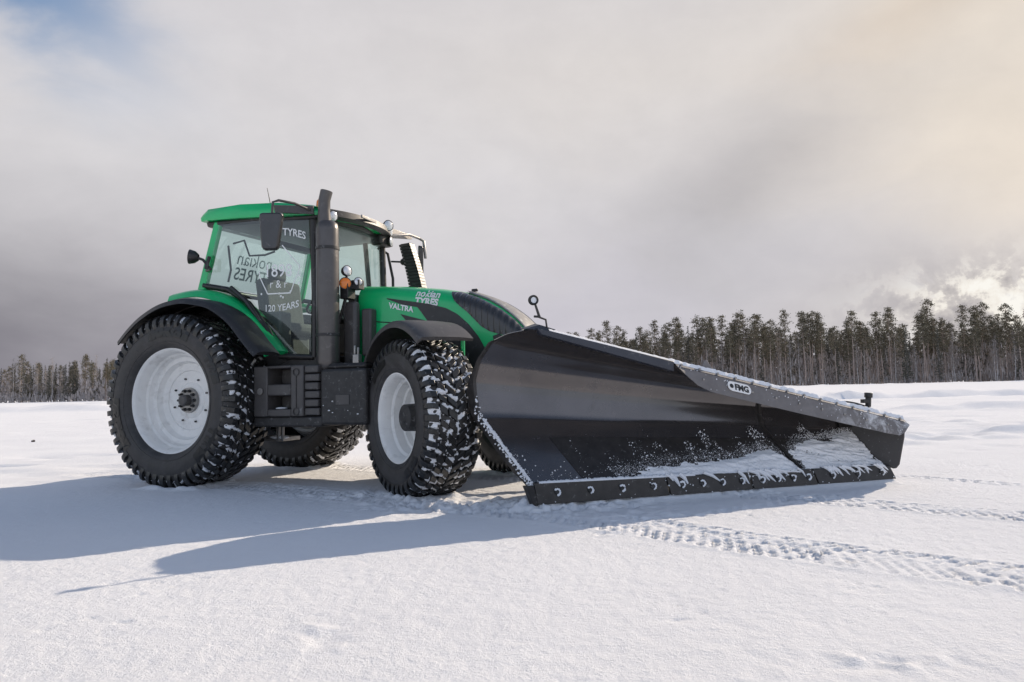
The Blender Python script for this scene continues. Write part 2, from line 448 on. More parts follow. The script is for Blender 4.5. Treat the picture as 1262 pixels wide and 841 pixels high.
# wind crust: small sharp dimples here and there
d_ = vnoise(GX * 13 + GY * 4, GY * 17, 77); g_ = fbm(GX * 1.1, GY * 1.1, 31, 3)
d_ = vnoise(GX * 21 + GY * 6, GY * 27, 77)
GZ -= 0.016 * np.clip(d_ - 0.88, 0, 1) / 0.12 * np.clip(g_ * 5 + 0.15, 0, 1) * (dist < 12)
d2 = vnoise(GX * 7 + 50, GY * 11 - GX * 2, 78)
d2 = vnoise(GX * 14 + 50, GY * 22 - GX * 4, 78)
GZ -= 0.022 * np.clip(d2 - 0.955, 0, 1) / 0.045 * np.clip(g_ * 4 + 0.3, 0, 1) * (dist < 12)
def band(path, width):
    """distance along and across a polyline"""
    S = np.full(GX.shape, np.nan); T = np.full(GX.shape, 1e9); acc = 0.0
    for (x0, y0), (x1, y1) in zip(path[:-1], path[1:]):
        L = math.hypot(x1 - x0, y1 - y0); ux, uy = (x1 - x0) / L, (y1 - y0) / L
        s_ = (GX - x0) * ux + (GY - y0) * uy; t_ = -(GX - x0) * uy + (GY - y0) * ux
        d = np.hypot(t_, s_ - np.clip(s_, 0, L)); ok = (d < np.abs(T))
        S = np.where(ok, acc + np.clip(s_, 0, L), S); T = np.where(ok, np.where(t_ < 0, -d, d), T); acc += L
    return S, T, np.abs(T) < width / 2
def tyre_print(path, width, rows, pitch, depth, lift=0.012):
    global GZ
    S, T, ins = band(path, width * 1.25)
    rw = width / rows
    row = np.floor((T + width / 2) / rw); tt = (T + width / 2) / rw - row
    ph = S / pitch + 0.5 * (row % 2) + 0.35 * (tt - 0.5) * np.where(row < rows / 2, 1, -1)
    jit = 0.30 * (vnoise(S * 5, row * 3.0, 5) - 0.5)
    q = (ph + jit) - np.floor(ph + jit)
    blk = vnoise(np.floor(ph + jit) * 1.0, row * 7.0, 15)
    press = np.clip((0.24 + 0.14 * blk - np.abs(q - 0.5)) * 9, 0, 1) * np.clip((0.36 + 0.1 * blk - np.abs(tt - 0.5)) * 9, 0, 1) * np.clip(blk * 4 - 0.3, 0.1, 1)
    wear = np.clip(fbm(S * 1.4, T * 4, 40, 3) * 5 + 0.9, 0.3, 1)
    inside = np.abs(T) < width / 2
    edge = np.clip((width * 0.62 - np.abs(T)) / (width * 0.12), 0, 1)
    dz = np.where(inside, -depth * press * wear, 0) + lift * edge * (0.6 + 1.2 * fbm(S * 7, T * 12, 51, 3))
    GZ = GZ + np.where(ins, dz, 0)
tyre_print([(-5.5, 9.4), (-2.79, 7.8), (-1.5, 6.95), (-0.51, 6.16), (0.28, 5.70), (0.91, 5.1), (1.45, 4.52), (1.96, 4.05), (2.6, 3.5), (4.2, 2.2)], 0.56, 8, 0.088, 0.030, 0.012)
tyre_print([(-2.6, 9.8), (-0.6, 8.4), (0.8, 7.4), (1.6, 6.75), (2.47, 6.12), (3.55, 5.15), (5.5, 3.5)], 0.42, 6, 0.085, 0.028, 0.010)
tyre_print([(2.2, 9.2), (3.4, 8.1), (4.3, 7.0), (5.0, 6.0), (6.2, 4.6)], 0.20, 2, 0.11, 0.020, 0.008)
tyre_print([(0.6, 4.9), (1.3, 5.5), (2.2, 6.0), (3.1, 6.5)], 0.16, 2, 0.13, 0.014, 0.006)
# scuffed snow where the blade and front wheel have been
for cx, cy, sx, sy, am in ((-0.45, 6.3, 0.8, 0.35, 0.05), (0.5, 6.0, 0.7, 0.25, 0.04), (-1.2, 7.0, 0.9, 0.3, 0.035), (1.32, 2.60, 0.26, 0.07, 0.028), (-0.80, 3.0, 0.16, 0.16, 0.016), (1.0, 5.55, 0.5, 0.12, 0.02)):
    e_ = np.exp(-(((GX - cx) / sx) ** 2 + ((GY - cy) / sy) ** 2))
    GZ += am * e_ * np.clip(fbm(GX * 13, GY * 13, 61, 4) * 3.0, -0.5, 1.0)
# windrow that the blade has left along its foot
ca, sa_ = math.cos(R(17.181)), math.sin(R(17.181)); LX = (GX - 1.8766) * ca + (GY - 6.4415) * sa_; LY = -(GX - 1.8766) * sa_ + (GY - 6.4415) * ca
run = np.clip((LX + 1.98) / 0.12, 0, 1) * np.clip((1.86 - LX) / 0.10, 0, 1)
GZ += run * np.clip(0.062 + 0.03 * fbm(GX * 7, GY * 7, 65, 3), 0, 1) * np.exp(-((LY - 0.07) / np.where(LY < 0.07, 0.115, 0.28)) ** 2)
# snow pushed up round the foot of each tyre, packed flat behind
for wx, wy, dr, hw_ in ((-0.88, 6.90, 22.99 + 32.86, 0.24), (0.03, 8.60, 22.99 + 32.86, 0.24), (-3.556, 8.027, 22.99, 0.30), (-2.802, 9.803, 22.99, 0.30)):
    cd, sn_ = math.cos(R(dr)), -math.sin(R(dr)); al = (GX - wx) * cd + (GY - wy) * sn_; ac = -(GX - wx) * sn_ + (GY - wy) * cd
    rim_ = np.exp(-((np.abs(ac) - hw_ - 0.03) / 0.06) ** 2) * np.clip((0.42 - np.abs(al)) / 0.2, 0, 1) + np.exp(-((al - 0.33) / 0.09) ** 2) * np.clip((hw_ + 0.05 - np.abs(ac)) / 0.08, 0, 1)
    GZ += rim_ * (0.028 + 0.05 * fbm(GX * 9, GY * 9, 67, 4))
# trodden patches, old vehicle tracks and ploughed ridges further out
mid = np.clip((dist - 9) / 6, 0, 1) * np.clip((90 - dist) / 30, 0, 1)
GZ += mid * 0.07 * fbm(GX * 0.5, GY * 0.9, 71, 4) + mid * 0.10 * np.clip(fbm(GX * 0.25, GY * 0.4, 75, 3) * 5 + 0.1, 0, 1) * (vnoise(GX * 2.2, GY * 2.6, 76) - 0.5) * 1.5
pat = np.clip(fbm(GX * 0.12, GY * 0.2, 81, 3) * 6 - 0.2, 0, 1) * mid
GZ -= pat * 0.10 * np.clip(vnoise(GX * 1.6, GY * 2.0, 83) - 0.5, 0, 1) * 2.2
def ridge(yc, wy, ht, x0, x1, seed, wob=1.0):
    global GZ
    c = yc + wob * 6 * fbm(GX * 0.02, 0 * GX, seed, 3)
    inx = np.clip((GX - x0) / 6, 0, 1) * np.clip((x1 - GX) / 6, 0, 1)
    r = np.exp(-((GY - c) / wy) ** 2) * inx
    GZ = GZ + r * ht * np.clip(0.75 + 1.9 * fbm(GX * 1.1, GY * 1.4, seed + 3, 4), 0.1, 2)
ridge(13.0, 0.26, 0.17, 6.0, 40, 101, 0.1); ridge(13.7, 0.24, -0.14, 6.0, 40, 104, 0.1)
ridge(24.0, 0.7, 0.22, 9, 80, 111, 0.2); ridge(44.0, 1.0, 0.42, 12, 200, 121, 0.3); ridge(41.5, 1.2, -0.30, 12, 200, 123, 0.3)
ridge(56.0, 1.6, 0.50, -140, -12, 131, 0.5); ridge(68.0, 1.8, 0.55, -140, -12, 135, 0.5)
ridge(150.0, 9.0, 0.30, 10, 260, 141, 1.0)
ny, nx = GX.shape
idx = np.arange(nx * ny).reshape(ny, nx)
F = np.stack([idx[:-1, :-1], idx[:-1, 1:], idx[1:, 1:], idx[1:, :-1]], -1).reshape(-1, 4)
ground = np_object('snow_field', np.stack([GX, GY, GZ], -1).reshape(-1, 3), F, M_['ground'], smooth=True)
tag(ground, kind='structure')

# ------------------------------------------------------------------ forest
M_['bark'] = mat('pine bark', (0.38, 0.30, 0.255), 0.9, 0, 0.35, 1.5)
M_['barkdark'] = mat('spruce bark', (0.16, 0.14, 0.13), 0.9, 0, 0.3, 1.5)
M_['birchbark'] = mat('birch bark', (0.55, 0.52, 0.50), 0.8, 0, 0.4, 2.5)
M_['twig'] = mat('bare twigs', (0.35, 0.31, 0.29), 0.9, 0, 0.2, 0.6)
M_['needle'] = mat('pine needles', (0.155, 0.135, 0.088), 0.75, 0, 0.45, 0.9)
M_['needledark'] = mat('spruce needles', (0.115, 0.112, 0.085), 0.8, 0, 0.4, 0.9)
M_['brush'] = mat('brown undergrowth', (0.35, 0.31, 0.29), 0.9, 0, 0.35, 0.5)

def np_tube(path, rad, n=5):
    P = np.asarray(path, float); V = []
    for i in range(len(P)):
        t = P[min(i + 1, len(P) - 1)] - P[max(i - 1, 0)]; t = t / (np.linalg.norm(t) + 1e-9)
        a = np.cross(t, [0.3, 0.9, 0.1]) if abs(t[2]) > 0.5 else np.cross(t, [0, 0, 1.0]); a /= np.linalg.norm(a); b = np.cross(t, a)
        th = np.arange(n) * 2 * PI / n
        V.append(P[i] + rad[i] * (np.cos(th)[:, None] * a + np.sin(th)[:, None] * b))
    F = [(i * n + j, i * n + (j + 1) % n, (i + 1) * n + (j + 1) % n, (i + 1) * n + j) for i in range(len(P) - 1) for j in range(n)]
    return np.concatenate(V), np.array(F)
class Acc:
    def __init__(s): s.V = []; s.F = []; s.n = 0
    def add(s, V, F): s.V.append(V); s.F.append(F + s.n); s.n += len(V)
    def get(s): return np.concatenate(s.V), np.concatenate(s.F)
def quads(C, sx, sy, rng, flat=0.0):
    """small leaf faces at the centres C, random tilt"""
    n = len(C); a = rng.normal(size=(n, 3)); a[:, 2] *= (1 - flat); a /= np.linalg.norm(a, axis=1)[:, None]
    b = rng.normal(size=(n, 3)); b -= (b * a).sum(1)[:, None] * a; b /= np.linalg.norm(b, axis=1)[:, None]
    L = (sx * rng.uniform(0.6, 1.4, n))[:, None] * a; Wd = (sy * rng.uniform(0.6, 1.4, n))[:, None] * b
    V = np.stack([C - L - Wd * 0.4, C + L * 0.2 - Wd, C + L + Wd * 0.3, C - L * 0.2 + Wd], 1).reshape(-1, 3)
    return V, np.arange(4 * n).reshape(n, 4)

def pine(h, seed):
    rng = np.random.default_rng(seed); tr, cr = Acc(), Acc()
    k = 9; zz = np.linspace(0, h, k); lean = rng.normal(0, 0.012, 2) * h
    bx = lean[0] * (zz / h) ** 1.5 + 0.08 * np.sin(zz * 0.5 + seed); by = lean[1] * (zz / h) ** 1.5
    P = np.stack([bx, by, zz], 1); tr.add(*np_tube(P, 0.165 * (1 - 0.88 * (zz / h)) * (h / 17), 6))
    at = lambda z: np.array([np.interp(z, zz, bx), np.interp(z, zz, by), z])
    cb = rng.uniform(0.34, 0.62) * h
    for i in range(rng.integers(7, 12)):                   # dead snags under the crown
        z = rng.uniform(0.2, 0.6) * h; a = rng.uniform(0, 2 * PI); l = rng.uniform(0.5, 1.5); p = at(z)
        tr.add(*np_tube([p, p + [l * math.cos(a), l * math.sin(a), rng.uniform(-0.3, 0.2)]], [0.03, 0.008], 3))
    nb = rng.integers(30, 46); ctr = []
    for i in range(nb):
        u = (i + rng.uniform(0, 1)) / nb; z = cb + (h - cb) * u; a = i * 2.4 + rng.uniform(-0.7, 0.7)
        l = (0.35 + 0.98 * math.sin(PI * min(1, 0.22 + 0.72 * u)) ** 1.2) * rng.uniform(0.45, 1.25) * h / 17
        p = at(z); e = p + [l * math.cos(a), l * math.sin(a), l * rng.uniform(0.05, 0.55)]
        tr.add(*np_tube([p, (p + e) / 2 + [0, 0, 0.05], e], [0.045, 0.03, 0.01], 3))
        for q in range(rng.integers(2, 4)):
            c = p + (e - p) * rng.uniform(0.45, 1.1) + rng.normal(0, 0.14, 3)
            ctr.append(c + rng.normal(0, 1, (rng.integers(9, 17), 3)) * [0.34, 0.34, 0.17])
    C = np.concatenate(ctr + [at(h) + rng.normal(0, 1, (14, 3)) * [0.2, 0.2, 0.3]])
    cr.add(*quads(C, 0.19, 0.08, rng, 0.2))
    return tr.get(), cr.get()
def spruce(h, seed, base=0.10):
    rng = np.random.default_rng(seed); tr, cr = Acc(), Acc()
    zz = np.linspace(0, h, 5); tr.add(*np_tube(np.stack([0 * zz, 0 * zz, zz], 1), 0.14 * (1 - 0.9 * zz / h) * h / 16, 5))
    ctr = []; nb = int(h * 4.6)
    for i in range(nb):
        u = (i + rng.uniform(0, 1)) / nb; z = h * (base + (1 - base) * u); a = rng.uniform(0, 2 * PI)
        l = (0.13 * h * (1 - u) ** 0.85 + 0.12) * rng.uniform(0.6, 1.15)
        n = max(5, int(14 * (1 - u) + 5)); s = rng.uniform(0.1, 1, n)
        c = np.stack([l * s * math.cos(a), l * s * math.sin(a), z - 0.30 * l * s + 0.1 * l * s * s], 1) + rng.normal(0, 0.10, (n, 3))
        ctr.append(c)
    cr.add(*quads(np.concatenate(ctr), 0.20, 0.09, rng, 0.3))
    return tr.get(), cr.get()
def birch(h, seed):
    rng = np.random.default_rng(seed); tr, cr = Acc(), Acc()
    zz = np.linspace(0, h, 10); bx = 0.15 * np.sin(zz * 0.35 + seed) + rng.normal(0, 0.015) * zz; by = 0 * zz
    tr.add(*np_tube(np.stack([bx, by, zz], 1), 0.12 * (1 - 0.93 * zz / h) * h / 15, 6))
    for i in range(46):
        u = rng.uniform(0.28, 0.99); z = u * h; a = rng.uniform(0, 2 * PI); l = (0.35 + 2.1 * (1 - u)) * rng.uniform(0.5, 1.1)
        p = np.array([np.interp(z, zz, bx), 0, z]); d = np.array([math.cos(a) * 0.6, math.sin(a) * 0.6, 1.0])
        pts = [p, p + d * l * 0.5, p + d * l * np.array([1.15, 1.15, 0.95])]
        cr.add(*np_tube(pts, [0.032, 0.02, 0.007], 3))
        for q in range(9):
            s = rng.uniform(0.3, 1); b = p + d * l * s; dd = rng.normal(0, 1, 3) * [0.5, 0.5, 0.35] + [0, 0, 0.25]
            cr.add(*np_tube([b, b + dd * 0.5, b + dd * 0.9 + [0, 0, -0.1]], [0.014, 0.010, 0.005], 3))
    return tr.get(), cr.get()

PROTO = {}
def proto(kind, h, seed):
    (tv, tf), (cv, cf) = {'pine': pine, 'spruce': spruce, 'birch': birch}[kind](h, seed)
    return dict(kind=kind, h=h, t=(tv, tf), c=(cv, cf))
protos = [proto('pine', 17.5, 1), proto('pine', 16.6, 2), proto('pine', 18.2, 3), proto('pine', 17.0, 4), proto('pine', 15.6, 5), proto('pine', 16.2, 6),
          proto('spruce', 15.0, 11), proto('spruce', 12.0, 12), proto('spruce', 9.0, 13),
          proto('birch', 14.5, 21), proto('birch', 12.0, 22), proto('birch', 10.0, 23)]
TM = {'pine': ('bark', 'needle'), 'spruce': ('barkdark', 'needledark'), 'birch': ('birchbark', 'twig')}
NAME = {'pine': 'pine_tree', 'spruce': 'spruce_tree', 'birch': 'birch_tree'}
def place_tree(pi, x, y, s, rz, label, group):
    p = protos[pi]
    if 'root' not in p:
        r = empty(NAME[p['kind']])
        a, b = TM[p['kind']]
        np_object('trunk', *p['t'], M_[a], r, smooth=True); np_object('crown', *p['c'], M_[b], r)
        p['root'] = r; p['used'] = False
    if not p['used']: r = p['root']; p['used'] = True
    else: r = copy_tree(p['root'])
    r.location = (x, y, -0.05); r.scale = (s, s, s * random.uniform(0.95, 1.05)); r.rotation_euler = (0, 0, rz)
    tag(r, label, p['kind'].replace('pine', 'pine tree').replace('spruce', 'spruce tree').replace('birch', 'birch tree'), group)
    return r
random.seed(7)
KD = {'pine': 'bare trunked pine', 'spruce': 'dark bushy spruce', 'birch': 'leafless pale birch'}
def hadj(hh): return 'tall' if hh > 16.4 else ('medium tall' if hh > 13.5 else 'low')
def zone(x, y):
    pxx = 631 + 900 * x / y
    if pxx < 60: return 'at the far left edge of the wood'
    if pxx < 200: return "in the left wood near the tractor's rear wheel"
    if pxx < 800: return "in the treeline over the plow's highest corner"
    if pxx < 930: return "in the treeline above the plow's snowy rim"
    if pxx < 1060: return "in the treeline above the plow's grey flap"
    if pxx < 1170: return "in the treeline behind the plow's end plate"
    return 'in the treeline at the right edge of the field'
def plant(pi, x, y, s):
    p = protos[pi]; hh = p['h'] * s
    lb = f"{hadj(hh)} {KD[p['kind']]} {zone(x, y)}"
    g = f"{hadj(hh)} {p['kind']} trees {zone(x, y)}"
    place_tree(pi, x, y, s, random.uniform(0, 6.28), lb, g)
# right-hand treeline: first ranks of trees
x = 11.0
while x < 131:
    u = (x - 11) / 100
    y = 172 + random.uniform(-1.5, 2.5)
    pi = random.choice([0, 1, 2, 3, 4, 5, 2, 3, 6, 6, 6, 7, 9, 9, 10, 10])
    s = random.uniform(0.76, 1.04) * (0.80 + 0.20 * min(1, u * 2.2))
    plant(pi, x, y, s)
    x += random.choice([0.5, 0.7, 1.0, 1.4, 2.6])
x = 10.0
while x < 133:
    u = (x - 11) / 100
    pi = random.choice([0, 1, 2, 3, 5, 6, 6, 10])
    plant(pi, x, 177.5 + random.uniform(-2, 2.5), random.uniform(0.74, 1.06) * (0.80 + 0.20 * min(1, u * 2.2)))
    x += random.uniform(1.2, 2.6)
x = -172.0
while x < -120:
    y = 230 + random.uniform(-2, 3)
    pi = random.choice([6, 7, 7, 6, 4, 9, 10, 11, 9, 8])
    plant(pi, x, y, random.uniform(0.78, 0.98))
    x += random.uniform(0.8, 2.0)
# the depth of the wood behind, one mass
def forest_mass(name, spots, mats_kind):
    TV, CV = {k: Acc() for k in TM}, {k: Acc() for k in TM}
    for pi, x, y, s, rz in spots:
        p = protos[pi]; c, sn = math.cos(rz), math.sin(rz); Rm = np.array([[c, -sn, 0], [sn, c, 0], [0, 0, 1]])
        for acc, key in ((TV, 't'), (CV, 'c')):
            V, Fq = p[key]
            acc[p['kind']].add(V @ Rm.T * s + [x, y, -0.05], Fq)
    Vs, Fs, Ks, ml, n = [], [], [], [], 0
    for k in TM:
        for acc, mi in ((TV, 0), (CV, 1)):
            if not acc[k].V: continue
            V, Fq = acc[k].get(); Vs.append(V); Fs.append(Fq + n); n += len(V)
            Ks.append(np.full(len(Fq), len(ml))); ml.append(M_[TM[k][mi]])
    return np_object(name, np.concatenate(Vs), np.concatenate(Fs), ml, midx=np.concatenate(Ks))
spots = []
for row in range(9):
    x = -125.0
    while x < 260:
        u = max(0.0, min(1, (x - 11) / 45))
        spots.append((random.choice([0, 1, 3, 4, 5, 6, 7, 7, 10]), x, (186 if x > 0 else 214) + row * 4.5 + random.uniform(-2, 2), random.uniform(0.62, 0.96) * (0.80 + 0.20 * u), random.uniform(0, 6.28)))
        x += random.uniform(1.6, 3.6)
for row in range(6):
    x = -330.0
    while x < -118:
        spots.append((random.choice([6, 6, 7, 8, 4, 10]), x, (236 if x > -175 else 226) + row * 4 + random.uniform(-2, 2), random.uniform(0.7, 0.92), random.uniform(0, 6.28)))
        x += random.uniform(1.6, 3.4)
fm = forest_mass('forest', spots, None)
tag(fm, 'deep mixed conifer wood massed behind the front row of trees', 'forest', kind='stuff')
rng = np.random.default_rng(5)
acc = Acc()
for (xa, xb, yy, hh, n) in ((0, 240, 181, 6.0, 5200), (0, 240, 177, 11.0, 9500), (0, 240, 173, 3.0, 1500), (0, 240, 190, 10.5, 9000), (-10, 260, 206, 12.0, 9000), (-10, 270, 222, 12.5, 9000), (-330, -118, 235, 6.5, 4200), (-175, -118, 228, 2.6, 500), (-125, 0, 212, 7.0, 2500)):
    xx = rng.uniform(xa, xb, n); y0 = yy + rng.normal(0, 2.2, n); z0 = rng.uniform(0, 1, n) ** 1.2 * hh * (0.65 + 0.5 * (vnoise(xx * 0.25, xx * 0, 8)))
    b = np.stack([xx, y0, z0 * 0.75], 1); d = np.stack([rng.normal(0, 0.20, n), rng.normal(0, 0.2, n), rng.uniform(0.6, 1.6, n)], 1)
    wv = np.stack([rng.uniform(0.03, 0.12, n) * (1 + (yy > 200) * 1.5), rng.uniform(-0.05, 0.05, n), 0 * xx], 1)
    V = np.stack([b - wv, b + wv, b + d + wv * 0.4, b + d - wv * 0.4], 1).reshape(-1, 3)
    acc.add(V, np.arange(4 * n).reshape(n, 4))
ug = np_object('undergrowth', *acc.get(), M_['brush'])
tag(ug, 'brown leafless undergrowth filling the foot of the woods', 'undergrowth', kind='stuff')

# ==================================================================== TRACTOR
YAW = R(22.986)
tractor = empty('tractor', (-3.179, 8.915, 0.0), -YAW)
tag(tractor, 'bright green farm tractor with black fenders and studded tyres parked on the snow', 'tractor')

# ---------------- wheels
def make_wheel(name, Rt, W, rr, N, rim_prof, letters, snow_amt, seed, hub):
    rt = 0.965 * Rt                                       # tread base
    base = MB(); base.lathe(rim_prof, 72)
    wheel = base.build(name, M_['rim'], tractor, smooth=32)
    t = MB()
    s = W / 0.325; q = lambda y, f: (y * s, rr + (rt - rr) * f)
    side = [q(-.238, -0.03), q(-.285, .05), q(-.314, .18), q(-.327, .38), q(-.324, .55), q(-.310, .72), q(-.290, .86), q(-.250, .955)]
    prof = side + [(-0.12 * s, rt * 0.997), (0, rt), (0.12 * s, rt * 0.997)] + [(-y, r) for y, r in side[::-1]]
    t.lathe(prof, 120)
    # two rings moulded into the sidewall
    for f in (0.20, 0.66):
        y, r = np.interp(f, [.05, .18, .38, .55, .72, .86], [.285, .314, .327, .324, .310, .290]) * s, rr + (rt - rr) * f
        for sg in (-1, 1): t.lathe([(sg * (y - .004), r - .006), (sg * (y + .004), r - .003), (sg * (y + .004), r + .003), (sg * (y - .004), r + .006)], 120)
    tyre = t.build('tyre', M_['rubber'], wheel, smooth=50)
    lug = MB(); rng = random.Random(seed)
    rows = [  # list of (y, r_top) across the block, phase, skew, length share
        ([(-.215, 1.0), (-.285, .986), (-.318, .938), (-.330, .885)], 0.0, 0.10, 0.58),
        ([(-.115, 1.0), (-.203, 1.0)], 0.46, 0.45, 0.64),
        ([(-.004, 1.0), (-.104, 1.0)], 0.05, 0.55, 0.64),
        ([(.004, 1.0), (.104, 1.0)], 0.55, 0.55, 0.64),
        ([(.115, 1.0), (.203, 1.0)], 0.96, 0.45, 0.64),
        ([(.215, 1.0), (.285, .986), (.318, .938), (.330, .885)], 0.5, 0.10, 0.54)]
    for pts, ph, sk, ln in rows:
        for i in range(N):
            j = rng.uniform(-0.07, 0.07); dl = rng.uniform(-0.10, 0.08)
            n = len(pts); top = [[], []]; bot = [[], []]
            y0 = pts[0][0]
            for m_, (y, fr) in enumerate(pts):
                sh = sk * (abs(y) - abs(y0)) / 0.09
                for e, sgn in enumerate((-0.5, 0.5)):
                    inset = 0.85
                    a_t = 2 * PI * (i + ph + j + sgn * (ln + dl) * inset + sh) / N; a_b = 2 * PI * (i + ph + j + sgn * (ln + dl) + sh) / N
                    rT = Rt * fr; rB = Rt * fr - 0.048
                    yt = y * s; yb = y * s
                    if m_ == 0: yt += -math.copysign(0.006, y0) * (-1)
                    top[e].append((rT * math.cos(a_t), yt, rT * math.sin(a_t))); bot[e].append((rB * math.cos(a_b), yb * 0.97, rB * math.sin(a_b)))
            V = top[0] + top[1] + bot[0] + bot[1]
            T0, T1, B0, B1 = 0, n, 2 * n, 3 * n; Fq = []
            for m_ in range(n - 1):
                Fq += [(T0 + m_, T0 + m_ + 1, T1 + m_ + 1, T1 + m_), (T0 + m_, B0 + m_, B0 + m_ + 1, T0 + m_ + 1), (T1 + m_, T1 + m_ + 1, B1 + m_ + 1, B1 + m_)]
            Fq += [(T0, T1, B1, B0), (T0 + n - 1, B0 + n - 1, B1 + n - 1, T1 + n - 1)]
            lug.add(V, Fq)
    lug.build('tread', M_['lug'], wheel, bevel=0.0035, smooth=30)
    # snow packed between the blocks
    nu, nv = 420, 34; th = np.linspace(0, 2 * PI, nu, endpoint=False); yy = np.linspace(-0.30, 0.30, nv) * s
    A, B = np.meshgrid(th, yy, indexing='ij')
    r = np.where(np.abs(B) < 0.25 * s, rt, rt - (np.abs(B) - 0.25 * s) * 1.1 * (rt - rr) * 2.2) + 0.004
    r = r + 0.036 * (fbm(A * 30 + 40, B * 34 + 60, seed, 3) * 3.6 + snow_amt - 0.55 - 0.9 * np.clip(np.abs(B) / s - 0.17, 0, 1))
    r = np.minimum(r, Rt - 0.006 - np.clip(np.abs(B) - 0.24 * s, 0, 1) * 1.0)
    V = np.stack([r * np.cos(A), B, r * np.sin(A)], -1).reshape(-1, 3)
    I = np.arange(nu * nv).reshape(nu, nv); J = np.roll(I, -1, 0)
    np_object('packed_snow', V, np.stack([I[:, :-1], I[:, 1:], J[:, 1:], J[:, :-1]], -1).reshape(-1, 4), M_['snow'], wheel, smooth=True)
    # moulded letters on the outer wall
    for txt, size, ang in letters:
        lm = MB()
        V, Fq = text_geo(txt, size, 0.018 * size / 0.1 * 0.6, space=1.12)
        rc = rr + (rt - rr) * 0.40
        P = []
        for u, v, _ in V:
            th_ = ang - u / rc; r_2 = rc + v
            y = -np.interp((r_2 - rr) / (rt - rr), [.05, .18, .38, .55, .72, .86], [.285, .314, .327, .324, .310, .290]) * s - 0.007
            P.append((r_2 * math.cos(th_), y, r_2 * math.sin(th_)))
        lm.add(P, Fq)
        lm.build('tyre_lettering', M_['letter'], wheel, smooth=0)
    hub(wheel)
    return wheel

def rear_hub(wh):
    h = MB(); h.lathe([(-0.02, 0.0), (-0.02, 0.135), (0.03, 0.14), (0.06, 0.14)], 40)
    h.build('hub_flange', M_['steel'], wh, smooth=35)
    c = MB(); c.lathe([(-0.10, 0.0), (-0.10, 0.045), (-0.09, 0.058), (0.0, 0.062)], 32); c.build('hub_cap', M_['grey'], wh, smooth=35)
    for i in range(10):
        a = 2 * PI * i / 10; b = MB(); b.lathe([(-0.058, 0), (-0.058, .013), (-.03, .015), (-.03, .020), (-.018, .020)], 6, c=(0.105 * math.cos(a), 0, 0.105 * math.sin(a)))
        b.build('wheel_nut', M_['chassis'], wh, smooth=20)
    for i in range(8):
        a = 2 * PI * (i + .4) / 8
        b = MB(); b.lathe([(0.012, 0), (0.012, .011), (0.03, .011)], 8, c=(0.245 * math.cos(a), 0, 0.245 * math.sin(a))); b.build('rim_bolt', M_['chassis'], wh)
rp = [(-.222, .548), (-.240, .566), (-.246, .578), (-.256, .578), (-.256, .562), (-.244, .545), (-.225, .532), (-.150, .520), (-.120, .512), (-.105, .492), (-.070, .482), (-.055, .470),
      (-.045, .430), (-.010, .418), (0.010, .402), (0.018, .33), (0.030, .322), (0.034, .200), (0.018, .182), (0.012, .15), (0.03, .0)]
rear = make_wheel('rear_wheel', 0.936, 0.320, 0.560, 50, rp, [('nokian', 0.185, PI / 2 - 0.05), ('TYRES', 0.125, -PI / 2 + .9), ('nokian', 0.185, PI + 0.35), ('TYRES', 0.10, 0.45)], 0.10, 11, rear_hub)
rear.location = (0, -0.965, 0.925); rear.rotation_euler = (0, 0, 0)
r2 = copy_tree(rear, tractor); r2.location = (0, 0.965, 0.925); r2.rotation_euler = (0, 0, PI)

def front_hub(wh):
    h = MB(); h.lathe([(-0.165, 0.0), (-0.165, 0.108), (-.155, .124), (-0.02, 0.130), (0.06, 0.14)], 40, close=False)
    h.lathe([(-0.170, .0), (-.170, .04), (-.165, .05)], 24)
    h.build('planetary_hub', M_['chassis'], wh, smooth=35)
    for i in range(10):
        a = 2 * PI * i / 10; b = MB(); b.lathe([(-0.02, 0), (-0.02, .014), (.01, .016), (.03, .016)], 6, c=(0.175 * math.cos(a), 0, 0.175 * math.sin(a)))
        b.build('wheel_nut', M_['steel'], wh, smooth=20)
fp = [(-.205, .392), (-.222, .408), (-.230, .420), (-.240, .420), (-.240, .406), (-.226, .390), (-.205, .376), (-.130, .362), (-.110, .340), (-.03, .330), (-.022, .305), (0.03, .292), (0.045, .25), (0.02, .235), (0.02, .19), (0.05, .10)]
front = make_wheel('front_wheel', 0.735, 0.275, 0.405, 42, fp, [('nokian', 0.105, PI / 2 + .6), ('TYRES', 0.085, -PI / 2 + .7)], 0.30, 23, front_hub)
ST = R(32.86)
FRIGHT = (2.90, -0.957, 0.725)
front.location = FRIGHT; front.rotation_euler = (0, R(40), -ST)
front.rotation_mode = 'XYZ'
front.rotation_euler = (0, 0, -ST)
fl = copy_tree(front, tractor); fl.location = (3.09, 0.957, 0.725); fl.rotation_euler = (0, 0, PI - ST)

# ---------------- chassis
b = MB()
b.box((0.35, 0, 0.90), (1.5, 0.62, 0.62)); b.box((1.7, 0, 0.92), (1.4, 0.56, 0.55)); b.box((2.75, 0, 0.92), (1.5, 0.50, 0.42))
b.tube([(0, -0.80, 0.925), (0, 0.80, 0.925)], 0.16, 20); b.box((3.55, 0, 0.85), (0.5, 0.6, 0.40))
b.build('chassis', M_['chassis'], tractor, bevel=0.03)
b = MB(); b.tube([(2.996, -0.78, 0.70), (2.996, -0.45, 0.70), (2.996, 0, 0.72), (2.996, 0.45, 0.70), (2.996, 0.78, 0.70)], [0.12, 0.10, 0.15, 0.10, 0.12], 18)
b.build('front_axle', M_['chassis'], tractor)
b = MB()
for sg in (-1, 1):
    b.box((2.996, sg * 0.80, 0.72), (0.18, 0.14, 0.34))
b.build('steering_knuckle', M_['chassis'], tractor, bevel=0.02)
b = MB(); b.box((2.2, 0, 1.25), (1.1, 0.62, 0.5)); b.box((3.0, 0, 1.25), (0.8, 0.5, 0.4))
